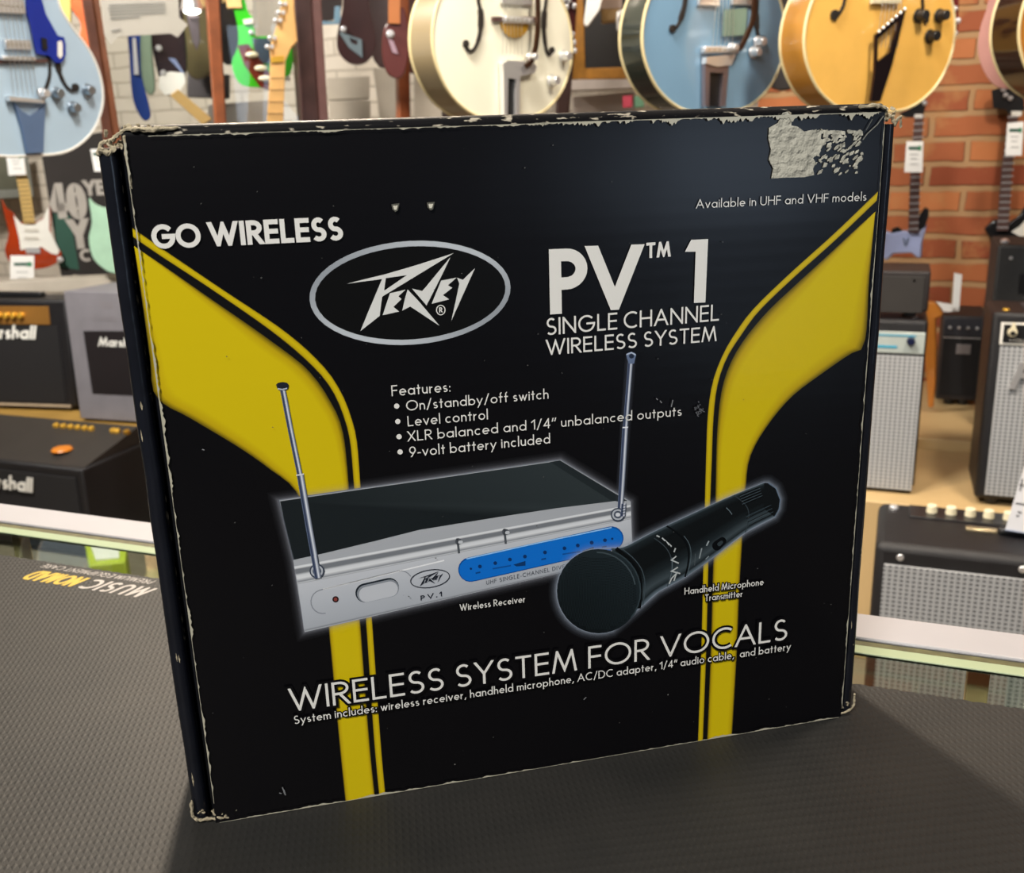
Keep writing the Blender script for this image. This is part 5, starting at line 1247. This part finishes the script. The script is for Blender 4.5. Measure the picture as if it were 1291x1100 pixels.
feat(fr, g, 'headstock', blackp, [(1142, 148), (1133, 144), (1146, 138), (1150, 118), (1157, 114), (1166, 118), (1168, 130), (1165, 142), (1160, 148)], -.012, .004)
feat(fr, g, 'nut', whitep, [(1153, 144), (1163, 144), (1163, 149), (1153, 149)], -.018, -.012)
feat(fr, g, 'horn', blackp, [(1153, 289), (1160, 270), (1166, 262), (1171, 264), (1171, 272), (1166, 286), (1158, 291)], -.002, .03)
feat(fr, g, 'lower_edge', blackp, [(1124, 295), (1138, 291), (1132, 286), (1124, 289)], .006, .03)
feat(fr, g, 'emblem', mk('steel_grey_ink', hexc('#6a7690'), .5), [(1138, 300), (1140, 300), (1142, 306), (1144, 300), (1146, 300), (1143, 310), (1140, 310)], -.003, -.0005)
for k, (px, py) in enumerate(((1147, 125), (1146, 132), (1164, 122), (1166, 130))): knob(fr, g, px, py, chrome, .006, .010, -.012, 'tuner')
tagcard('white price tag hanging on the dark neck of the powder blue guitar', [(1143, 178), (1164, 178), (1163, 217), (1140, 217)], 2.98, 'price tags on the wall guitars')
blk = mk('black_body_gloss', (.01, .01, .011), .2, coat=.6)
fr, g = solid('electric_guitar', 'black electric guitar with dark fretted neck and white edge hung at the far right', 'guitar', [(1248, 300), (1240, 288), (1254, 276), (1268, 284), (1284, 272), (1300, 248), (1312, 262), (1306, 300), (1312, 340), (1290, 352), (1252, 345)], 3.25, .04, blk, sm=1)
feat(fr, g, 'pickguard', whitep, [(1275, 292), (1286, 285), (1306, 262), (1308, 298), (1290, 300)], -.003, -.0005)
rodneck(fr, g, [(1264, 290), (1269, 215), (1278, 143)], [.034, .030, .026], rosew, -.016, .002, frets=18)
feat(fr, g, 'headstock', blackp, [(1252, 136), (1250, 114), (1268, 108), (1277, 112), (1290, 112), (1292, 138), (1280, 146), (1272, 144), (1268, 138)], -.012, .004)
feat(fr, g, 'nut', whitep, [(1275, 140), (1288, 140), (1288, 146), (1275, 146)], -.018, -.012)
for k, (px, py) in enumerate(((1265, 113), (1268, 120), (1274, 124), (1283, 116))): knob(fr, g, px, py, chrome, .006, .010, -.012, 'tuner')
tagcard('white price tag hanging on the neck of the black guitar at the far right', [(1270, 155), (1291, 153), (1288, 196), (1267, 196)], 3.00, 'price tags on the wall guitars')
for lb, dx, dy in (('black wall hanger on the bricks between the two guitar necks', 0, 0),):
    fr, g = solid('wall_hanger', lb, 'hanger', [(1194, 96), (1206, 93), (1210, 106), (1218, 108), (1232, 107), (1236, 110), (1230, 113), (1210, 113), (1195, 114)], 3.35, .05, blackp, sm=1, bev=.002, part='yoke')
    knob(fr, g, 1208, 108, chrome, .008, .01, -.001, 'screw')
mb = MB(); a, c = P(1227, 0, 3.36), P(1215, 138, 3.36); mb.tube([P(1232, -60, 3.38), a, c], .0022, 6); tag(mb.build('hanging_wire', mk('pale_wire', hexc('#c9b9a0'), .5)), 'thin pale wire hanging down the brick wall', 'wire')

# ================================================================== AMPLIFIERS
def amp(name, label, fr, w, h, d, m=tolex, bev=.010):
    """cabinet whose front-left-bottom corner is the frame origin"""
    root = thing(name, label, 'amplifier', fr)
    mb = MB(); mb.box(0, w, 0, d, .014, h); mb.build('cabinet', m, root, bev, seg=3)
    for x in (.04, w - .04):
        for y in (.03, d - .03):
            k = max(0.0, -fr.m.col[1].z) * y                      # a leaning cabinet stands on shorter rear feet
            mb = MB(); mb.cyl((x, y, .0145), (0, 0, -1), .015, .0145 - min(.0135, k), 14); mb.build('foot', blackp, root)
    return root
def prt(root, name, m, x0, x1, y0, y1, z0, z1, bev=.0):
    mb = MB(); mb.box(x0, x1, y0, y1, z0, z1); return mb.build(name, m, root, bev)
def rknob(root, x, y, z, m, r=.011, h=.014, ax=(0, -1, 0), name='knob'):
    mb = MB(); mb.cyl((x, y, z), ax, r, h, 16, r * .85); return mb.build(name, m, root, .001)
def scripttext(root, txt, x0, z0, x1, h, m, y=-.006, w=.16, shear=.25, name='logo', track=.05, th=.003):
    st, tw = text_strokes(txt, w, track); sx = (x1 - x0) / tw; mb = MB()
    for k, q in enumerate(st): pen_prism(mb, [(x0 + x * sx, z0 + z * h) for x, z in q], w * h, y - k * 2e-5, y + th, shear, z0)
    return mb.build(name, m, root)
PLZ = P(1190, 632, 2.45).z          # riser top on the right
# amp A, silver panel
oA = P(1151, 628, 2.5); oA = Vector((oA.x, oA.y, PLZ + .004)); wA, dA = .46, .20
frA = Frame(oA - Vector((wA, 0, 0)), 0, 3)
hA = frA.loc(1176, 404)[1]
A_ = amp('combo_amplifier', 'black combo amplifier with silver grille and white control strip just right of the carton', frA, wA, hA, dA)
zt = frA.loc(1160, 419)[1]; zb = frA.loc(1160, 446)[1]; xr = frA.loc(1166, 430)[0]
prt(A_, 'control_panel', mk('silver_white_panel', hexc('#c3cdc8'), .3, .3), .03, xr, -.004, .01, zb, zt, .001)
mb = MB(); mb.box(xr - .13, xr - .06, -.0055, -.0042, zb + .012, zb + .018); mb.box(xr - .15, xr - .02, -.0055, -.0042, zt - .010, zt - .007); mb.build('panel_marks', mk('teal_ink', hexc('#3c9ab8'), .5), A_)
c = frA.loc(1148.5, 430, -.01); rknob(A_, c[0], -.004, c[1], mk('navy_knob', hexc('#141c3a'), .3), .010, .016)
xg = frA.loc(1164, 450)[0]; zg0 = frA.loc(1145, 618)[1]
prt(A_, 'grille_cloth', grille, .03, xg, -.003, .01, zg0, zb - .006, .001)
prt(A_, 'handle', blackp, wA * .35, wA * .65, .07, .10, hA + .001, hA + .02, .006)
c = frA.loc(1160, 402); rknob(A_, wA - .03, .05, hA - .001, chrome, .008, .004, (0, 0, 1), 'corner_screw')
# small amp head standing on A
frA2 = Frame(A_.matrix_world @ Vector((.11, .015, hA + .003)), 0, 0)
xw = frA2.loc(1170, 388)[0]; hh = frA2.loc(1170, 342)[1]
A2 = amp('amplifier_head', 'small plain black amplifier box on top of the silver grille combo', frA2, xw, hh, .15, tolex_b, .006)
rknob(A2, xw - .035, -.001, hh - .022, chrome, .005, .003, name='screw')
prt(A2, 'front_baffle', mk('charcoal_baffle', hexc('#2b2826'), .7), .012, xw - .012, -.004, .006, .012, hh - .012, .001)
# amp B with knobs
oB = P(1227, 633, 2.42); oB = Vector((oB.x, oB.y, PLZ + .004)); frB = Frame(oB, 0, 3); hB = frB.loc(1254, 393)[1]; wB = .56
B_ = amp('combo_amplifier', 'black and silver combo amplifier with cream pointer knobs cut by the right edge', frB, wB, hB, .24)
z1_ = frB.loc(1262, 406)[1]; z0_ = frB.loc(1262, 434)[1]; x0_ = frB.loc(1261, 420)[0]
prt(B_, 'panel_border', whitep, x0_, wB - x0_, -.003, .01, z0_, z1_, .001); prt(B_, 'control_panel', blackp, x0_ + .006, wB - x0_ - .006, -.005, .01, z0_ + .005, z1_ - .004, .001)
for k in range(5):
    x = frB.loc(1276, 419)[0] + k * .042; zz = (z0_ + z1_) / 2 + .004
    o = rknob(B_, x, -.005, zz, creamp, .011, .010); mb = MB(); mb.prism([(x - .009, zz), (x + .009, zz), (x + .002, zz + .024), (x - .002, zz + .024)], -.019, -.0152); mb.build('pointer', creamp, o)
    mb = MB(); mb.cyl((x, -.0195, zz), (0, 1, 0), .005, .001, 10); mb.build('knob_cap', blackp, o)
scripttext(B_, 'VOLUME TREBLE BASS REVERB', frB.loc(1271, 430)[0], z0_ + .008, frB.loc(1271, 430)[0] + .2, .007, whitep, -.0056, .12, 0, 'panel_lettering', th=.0004)
gz0 = frB.loc(1240, 623)[1]; prt(B_, 'grille_cloth', grille, frB.loc(1251, 530)[0], wB - .02, -.003, .01, gz0, z0_ - .004, .001)
lx, lz = frB.loc(1272, 489)
scripttext(B_, 'Fender', lx, lz, lx + .19, .062, chrome, -.012, .2, .3, 'logo', th=.006)
prt(B_, 'handle', blackp, wB * .3, wB * .7, .08, .11, hB + .001, hB + .022, .006); prt(B_, 'top_plate', mk('grey_plate', hexc('#55565c'), .35, .5), .07, wB - .04, .05, .17, hB + .0005, hB + .004, .001)
rknob(B_, .03, .04, hB - .001, goldm, .008, .005, (0, 0, 1), 'corner_screw')
# amp D tall, behind B
oD = P(1238, 500, 2.85); frD = Frame(Vector((oD.x, oD.y, PLZ + .034)), 0, 1); hD = frD.loc(1236, 308)[1]; wD = .6
oD2 = frD.loc(1236, 400)[0]
D_ = amp('guitar_amplifier', 'tall charcoal black amplifier behind the combo with cream knobs at the right edge', frD, wD, hD, .26, mk('charcoal_tolex', hexc('#262626'), .55, var=.1, vs=60, bump=.4, bs=900), .008)
prt(D_, 'recessed_vent', blackp, .06, .30, -.002, .004, hD - .13, hD - .075, .001)
for x, z in ((.035, hD - .035), (.035, hD - .16)): rknob(D_, x, -.001, z, chrome, .005, .003, name='screw')
for k in range(5): rknob(D_, .06 + .04 * k, -.002, hD - .19, blackp, .012, .016)
prt(D_, 'handle', blackp, .12, .22, .08, .12, hD + .001, hD + .045, .012)
for x in (.02, .09, .25): mb = MB(); mb.ball((x, .05, hD + .004), .012, 10, (1, 1, .7)); mb.build('corner_stud', chrome, D_)
# small amp E on the rear tier
frE = Frame(P(1178, 515, 3.15), 0, 0); frE = Frame(Vector((frE.o.x, frE.o.y, PLZ + .034)), 0)
hE = frE.loc(1180, 397)[1]
E_ = amp('practice_amplifier', 'narrow black amplifier on the rear riser between the two silver grille combos', frE, .12, hE, .18, tolex_b, .006)
prt(E_, 'control_panel', mk('graphite_panel', hexc('#2a2a30'), .4), .006, .114, -.003, .01, hE - .06, hE - .008, .001)
for k in range(4): rknob(E_, .022 + .025 * k, -.004, hE - .035, chrome, .005, .007)
prt(E_, 'grille_cloth', blackcloth, .008, .112, -.003, .01, .03, hE - .07, .001); prt(E_, 'badge', mk('pewter_badge', hexc('#8a8484'), .4, .4), .045, .085, -.006, -.0032, hE - .115, hE - .085, .001)
prt(E_, 'trim_line', chrome, .006, .114, -.005, -.0032, hE - .067, hE - .064)
# card and orange guitar edge behind
fr, g = solid('price_card', 'narrow white card standing against the tall amplifier', 'card', [(1203, 344), (1213, 346), (1209, 392), (1200, 392)], 3.05, .004, pap, sm=1, bev=0, part='card')
fr, g = solid('paper_sheet', 'white sheet lying on the small black amplifier', 'paper', [(1178, 380), (1202, 384), (1200, 393), (1176, 392)], 3.06, .006, pap, sm=1, bev=0, part='sheet')
fr, g = solid('electric_guitar', 'amber orange guitar standing between the silver grille combo and the small black amplifier', 'guitar', [(1166, 380), (1180, 382), (1190, 394), (1186, 400), (1180, 402), (1181, 440), (1180, 480), (1177, 514), (1170, 514), (1166, 440)], 3.0, .035, mk('amber_orange', hexc('#c47a30'), .3, coat=.5), sm=1)
# riser
rx0 = oA.x - .7; ry = oA.y - .03
riser = thing('wooden_riser', 'pale plywood riser carrying the amplifiers on the right', 'platform', loc=((rx0 + 1.2) / 2, ry, -1.0))
cx_ = riser.location.x
mb = MB(); mb.box(rx0 - cx_, 1.2 - cx_, -.04, .42, 0, PLZ + 1.0); mb.build('front_step', tanwood, riser, .003)
mb = MB(); mb.box(rx0 - cx_, 1.2 - cx_, .422, 1.10, 0, PLZ + 1.03); mb.build('rear_step', tanwood, riser, .003)
# amp C, big and near
oC = P(1103.6, 684, 1.95); hC = oC.z + 1.0; frC = Frame(Vector((oC.x, oC.y, -1.0)), 0, 0); wC = .66
C_ = amp('combo_amplifier', 'wide black combo amplifier with silver grille close behind the counter rail at right', frC, wC, hC, .235, tolex, .016)
gx, gz = frC.loc(1114.5, 710); prt(C_, 'grille_cloth', grille, gx, wC - gx, -.003, .01, .06, gz, .001)
for px, py in ((1135, 702), (1289, 717)): c = frC.loc(px, py); rknob(C_, c[0], -.001, c[1], chrome, .007, .004, name='screw')
prt(C_, 'control_panel', mk('dark_top_panel', hexc('#1a1a1c'), .3), .06, wC - .06, .155, .222, hC + .0005, hC + .003, .001)
for px in (1176, 1201, 1226, 1250, 1276): 
    t_ = T(px, 653 + (px - 1176) * .1, hC - 1.0 + .015); rknob(C_, t_.x - frC.o.x, .188, hC + .003, creamp, .011, .016, (0, 0, 1))
t_ = T(1236, 664, hC - 1.0); prt(C_, 'handle_clip', mk('pale_gold', hexc('#cbb994'), .25, .8), t_.x - frC.o.x - .028, t_.x - frC.o.x + .028, .105, .120, hC + .0005, hC + .008, .002)
prt(C_, 'handle', blackp, t_.x - frC.o.x + .030, t_.x - frC.o.x + .20, .103, .122, hC + .0005, hC + .014, .005)
rknob(C_, .03, .20, hC - .001, chrome, .010, .006, (0, 0, 1), 'corner_screw')
# price card on amp C
tcp = T(1280, 666, hC - 1.0 + .020); frK = Frame(tcp, -4, 14)
K_ = thing('price_card', 'white price card standing on the wide amplifier at the right edge', 'card', frK)
q = frK.L([(1267, 668), (1330, 678), (1352, 600), (1291, 588)]); mb = MB(); mb.prism(q, 0, .002); mb.build('card', mk('card_paper', hexc('#c4c5ca'), .6), K_)
mb = MB(); mb.prism(frK.L([(1266, 670), (1330, 680), (1331, 676), (1267, 666)]), -.004, .012); mb.build('acrylic_foot', glass_mat('acrylic', (.8, .85, .95)), K_)
mb = MB()
for q in ([(1289, 604), (1286, 618)], [(1286, 611), (1291, 612)], [(1284, 645), (1287, 646)], [(1282, 650), (1284, 650)], [(1281, 634), (1300, 637)]): strip_prism(mb, frK.L(q, -.001), .0022, -.001, -.0002, True)
mb.build('text_marks', blackp, K_)

# ---- left side
PL2 = P(60, 520, 4.2).z
fr0 = Frame(P(98, 520, 4.2), 8, 4)
wF = .62; oF = fr0.o - fr0.ex * wF; oF.z = PL2 + .006; frF = Frame(oF, 8, 4); hF = frF.loc(67, 378)[1]
F_ = amp('guitar_amplifier', 'black combo amplifier with gold control panel on the left riser', frF, wF, hF, .25, tolex, .010)
z0_, z1_ = frF.loc(63, 409)[1], frF.loc(63, 386)[1]; x1_ = frF.loc(63, 400)[0]
prt(F_, 'control_panel', mk('brushed_gold', hexc('#a9783a'), .3, .5), .03, x1_, -.005, .01, z0_, z1_, .001)
for px in (-8, 2, 11, 20, 29): c = frF.loc(px, 397); rknob(F_, c[0], -.006, c[1], goldm, .013, .018)
gx1 = frF.loc(76, 440)[0]; gz_ = frF.loc(92, 508)[1]
prt(F_, 'grille_cloth', blackcloth, .03, gx1, -.003, .01, gz_, z0_ - .006, .001)
prt(F_, 'piping', mk('cream_piping', hexc('#a8967e'), .5), .03, gx1 + .02, -.005, .004, gz_ - .018, gz_ - .008, .001)
a, c = frF.loc(-30, 426), frF.loc(46, 426); scripttext(F_, 'Marshall', a[0], a[1], c[0], .055, whitep, -.008, .2, .25)
prt(F_, 'handle', blackp, wF * .3, wF * .7, .10, .14, hF + .001, hF + .022, .006)
# product carton
wG = .34; oG = P(101, 524, 4.05); oG.z = PL2 + .012; frG = Frame(oG, 4, 2); hG = frG.loc(82, 367)[1]
G_ = thing('product_carton', 'grey cardboard carton with a black amplifier pictured on it, left of the big carton', 'box', frG)
mb = MB(); mb.box(0, wG, 0, .3, 0, hG); mb.build('carton_body', mk('grey_product_card', hexc('#78757a'), .6), G_, .003)
mb = MB(); mb.prism(frG.L([(105, 417), (190, 417), (202, 500), (117, 496)]), -.0015, -.0002); mb.build('printed_amplifier', mk('printed_black', hexc('#1b1618'), .5), G_)
a, c = frG.loc(124, 436), frG.loc(176, 436); scripttext(G_, 'Marshall', a[0], a[1], c[0], .036, whitep, -.0022, .2, .25, 'printed_logo', th=.0006)
a, c = frG.loc(116, 404), frG.loc(146, 404); scripttext(G_, 'COMBO', a[0], a[1], c[0], .018, mk('mid_grey_ink', hexc('#777377'), .6), -.001, .2, 0, 'printed_title', th=.0006); prt(G_, 'printed_patch', mk('mid_grey_ink', (0, 0, 0)), frG.loc(126, 385)[0], frG.loc(143, 385)[0], -.001, -.0002, frG.loc(126, 388)[1], frG.loc(126, 380)[1])
G_['label'] = 'grey cardboard carton with a black amplifier pictured on it, beside the gold panel amplifier'
# white ledge behind
ly = P(120, 355, 4.55)
fr, g = solid('wall_ledge', 'white painted ledge behind the grey product carton', 'shelf', [(-60, 366), (-60, 360), (75, 352), (200, 346), (205, 362), (75, 368)], 4.75, .12, mk('ledge_white', hexc('#b9b0a2'), .5), sm=1, bev=.002, part='board')
# riser left
lr = P(50, 520, 4.05); x1r = P(152, 530, 4.0).x
lrr = thing('wooden_riser', 'tan wooden riser under the gold panel amplifier on the left', 'platform', loc=((x1r - 6) / 2, lr.y, -1.0))
mb = MB(); mb.box(-6 - lrr.location.x, x1r + .10 - lrr.location.x, 0, .8, 0, PL2 + 1.0); mb.build('riser_box', tanwood_d, lrr, .003)
# lower amp
oH = P(103, 592, 3.25); hH = oH.z + 1.0; wH = .66; frH = Frame(Vector((oH.x - wH, oH.y, -1.0)), 0, 0)
H_ = amp('guitar_amplifier', 'black amplifier with brass knobs on its sloping top, standing on the floor at lower left', frH, wH, hH, .30, tolex, .008)
mb = MB(); mb.add([(.01, .02, hH), (wH - .01, .02, hH), (wH - .01, .29, hH), (.01, .29, hH), (.01, .16, hH + .03), (wH - .01, .16, hH + .03), (wH - .01, .29, hH + .06), (.01, .29, hH + .06)],
       [(0, 1, 5, 4), (4, 5, 6, 7), (7, 6, 2, 3), (0, 3, 2, 1), (1, 2, 6, 5), (0, 4, 7, 3)]); mb.build('top_panel', mk('taupe_top', hexc('#2c2825'), .45), H_)
for px, py in ((29, 552), (38, 553), (47, 554), (56, 555), (65, 556), (73, 557), (108, 557), (117, 556), (126, 559), (135, 560), (141, 559)):
    t_ = T(px, py, hH - 1.0 + .052); rknob(H_, min(wH - .02, t_.x - frH.o.x), .245, hH + .046, goldm, .012, .014, (0, -.3, 1))
a = frH.loc(-30, 616)[0]; c = frH.loc(43, 616)[0]; z_ = frH.loc(30, 618)[1]
scripttext(H_, 'Marshall', a, z_, c, .05, whitep, -.010, .2, .25)
prt(H_, 'grille_cloth', blackcloth, .03, wH - .03, -.004, .01, .05, hH - .03, .001)
t_ = T(62, 570, hH - 1.0 + .03)
mb = MB(); mb.cyl((0, 0, 0), (0, 0, 1), .035, .006, 18, .03); o = mb.build('guitar_pick_tin', mk('orange_tin', hexc('#c9761c'), .4)); o.location = (t_.x, frH.o.y + .10, hH - 1.0 + .022)
tag(o, 'small round orange tin on the sloping top of the floor amplifier', 'tin')
# brown side board
fr, g = solid('side_board', 'dark brown upright board at the end of the left riser', 'board', [(150, 540), (215, 545), (245, 700), (166, 700)], 3.7, .04, mk('cocoa_board', hexc('#56382f'), .5, var=.1), sm=1, bev=.003, part='board')
# banner
fr, root, mb = slab('shop_banner', 'black and dark green hanging banner with grey 40 lettering', 'banner', [(50, 180), (165, 160), (190, 300), (160, 352), (92, 346), (80, 364), (74, 330), (66, 280)], 5.2, .006, blk, 0, sm=1)
mb.build('cloth', mk('black_banner_cloth', hexc('#1d1613'), .7, var=.3, vs=4), root)
mb = MB(); mb.prism(fr.L([(66, 268), (88, 272), (100, 340), (76, 336)]), -.002, -.0002); mb.build('green_print', mk('dark_green_print', hexc('#1d4a3c'), .6), root)
for txt, x0, y0, x1, y1, h in (('4', 66, 276, 86, 276, 45), ('0', 89, 277, 111, 277, 46), ('YE', 107, 247, 134, 247, 20), ('Y', 91, 314, 114, 314, 38), ('C', 102, 330, 116, 330, 16)):
    a, c = fr.loc(x0, y0), fr.loc(x1, y1); hz = fr.loc(x0, y0 - h)[1] - a[1]; scripttext(root, txt, a[0], a[1], c[0], hz, mk('banner_grey_ink', hexc('#a9a39b'), .6), -.004, .24, 0, 'lettering', .05, .003)
mint = mk('mint_green_gloss', hexc('#a8cdb2'), .3, coat=.4)
solid('electric_guitar', 'mint green electric guitar in front of the banner beside the carton edge', 'guitar', [(112, 250), (120, 257), (135, 262), (150, 255), (175, 300), (165, 342), (142, 344), (126, 335), (116, 322), (112, 300), (116, 280)], 4.7, .045, mint)
# sunburst
sb = mk('sunburst_red', hexc('#9c3208'), .25, coat=.6, var=.35, vs=5)
fr, g = solid('electric_guitar', 'sunburst electric guitar with white pickguard and maple neck on the white bricks', 'guitar', [(2, 250), (8, 262), (17, 268), (26, 280), (45, 280), (56, 272), (62, 258), (64, 275), (64, 292), (70, 308), (78, 320), (70, 332), (55, 338), (35, 339), (14, 332), (6, 316), (11, 295), (6, 272)], 5.05, .045, sb)
feat(fr, g, 'pickguard', whitep, [(17, 271), (27, 282), (42, 283), (54, 276), (62, 258), (62, 290), (75, 316), (72, 321), (64, 319), (52, 311), (26, 315), (24, 300)], -.004, -.0005)
rodneck(fr, g, [(37, 281), (31, 240), (24, 205)], .052, mk('yellow_maple', hexc('#c0a060'), .35), -.018, -.004, frets=14, fm=mk('dark_fret', hexc('#4b3d2c'), .4))
feat(fr, g, 'headstock', maple, [(16, 205), (30, 205), (30, 150), (18, 145), (10, 165), (12, 190)], -.014, .004)
for yy in (288, 298): feat(fr, g, 'pickup', mk('pale_pickup', hexc('#c9c5ba'), .4), [(30, yy), (48, yy), (49, yy + 4), (31, yy + 4)], -.010, -.004)
feat(fr, g, 'bridge', chrome, [(32, 312), (50, 312), (51, 319), (33, 319)], -.010, -.001)
knob(fr, g, 76, 327, chrome, .012, .014, -.001, 'output_jack')
tagcard('white price tag on the neck of the sunburst guitar, just under the ice blue guitar', [(7, 190), (29, 190), (33, 220), (11, 221)], 4.9, 'price tags at left')
tagcard('larger white price tag hanging from the bottom of the sunburst guitar', [(13, 322), (43, 322), (43, 372), (13, 372)], 4.9, 'price tags at left')
tagcard('white price tag half hidden by the top left corner of the carton', [(114, 188), (128, 188), (132, 216), (119, 216)], 4.6, 'price tags at left')
fr, g, mb = slab('picture_frame', 'grey green picture frame on the white brick wall behind the sunburst guitar neck', 'picture', [(-30, 190), (36, 190), (43, 248), (-30, 252)], 5.5, .03, blk, sm=1)
mb = MB(); mb.prism(fr.L([(-30, 186), (34, 186), (43, 248), (-30, 252)]), 0, .03, [fr.L([(-24, 190), (27, 190), (34, 238), (-24, 241)])]); mb.build('frame', mk('grey_green_frame', hexc('#6f7168'), .5), g, .003)
mb = MB(); mb.prism(fr.L([(-26, 188), (29, 188), (36, 240), (-26, 243)], .01), .01, .02); mb.build('picture_panel', mk('dim_picture', hexc('#5c5c4c'), .3, var=.6, vs=3), g)

# ================================================================== LIGHT
def area(name, loc, target, size, power, col, shape='DISK', size2=None, spread=180):
    l = bpy.data.lights.new(name, 'AREA'); l.shape = shape; l.size = size
    if size2: l.size_y = size2
    l.energy = power; l.color = col; l.spread = math.radians(spread)
    o = bpy.data.objects.new(name, l); COL.objects.link(o); o.location = loc
    dd = Vector(target) - Vector(loc); o.rotation_euler = dd.to_track_quat('-Z', 'Y').to_euler(); return o
warm = (1, .86, .70); cool = (.62, .78, 1.0); neu = (1, .95, .88)
area('counter_spot', (-.95, 1.52, 1.25), (-.35, .5, 0), .09, 50, (1, .84, .66))
area('back_ceiling_lamp', (-2.6, 1.6, 1.9), (-3.2, 4.3, -.1), .5, 170, neu)
area('middle_ceiling_lamp', (-.8, 1.3, 1.9), (-1.0, 3.2, .1), .5, 60, neu)
area('right_ceiling_lamp', (.7, 1.5, 1.9), (.5, 3.2, -.2), .45, 52, warm)
area('window_behind', (3.4, -1.6, .55), (0, .5, .2), .7, 8, cool, 'RECTANGLE', 1.3)
area('front_fill_light', (-.2, -1.2, 1.9), (-.15, .45, .15), .6, 29, neu, spread=100)  # added fill from behind the camera to brighten the carton front

w = bpy.data.worlds.new('shop_air'); scene.world = w; w.use_nodes = True
bg = w.node_tree.nodes['Background']; bg.inputs[0].default_value = (.55, .58, .65, 1); bg.inputs[1].default_value = .12

# ================================================================== CAMERA
cd = bpy.data.cameras.new('camera'); cam = bpy.data.objects.new('camera', cd); COL.objects.link(cam)
cd.sensor_fit = 'HORIZONTAL'; cd.sensor_width = 36; cd.lens = F / 1291 * 36; cd.clip_start = .01; cd.clip_end = 60
m4 = R.to_4x4(); m4.translation = CAM; cam.matrix_world = m4
cd.dof.use_dof = True; cd.dof.focus_distance = .50; cd.dof.aperture_fstop = 17
scene.camera = cam
scene.view_settings.view_transform = 'Standard'; scene.view_settings.look = 'None'; scene.view_settings.gamma = 1
scene.view_settings.use_curve_mapping = False; scene.view_settings.exposure = 0.0
scene.cycles.max_bounces = 8; scene.cycles.transparent_max_bounces = 24
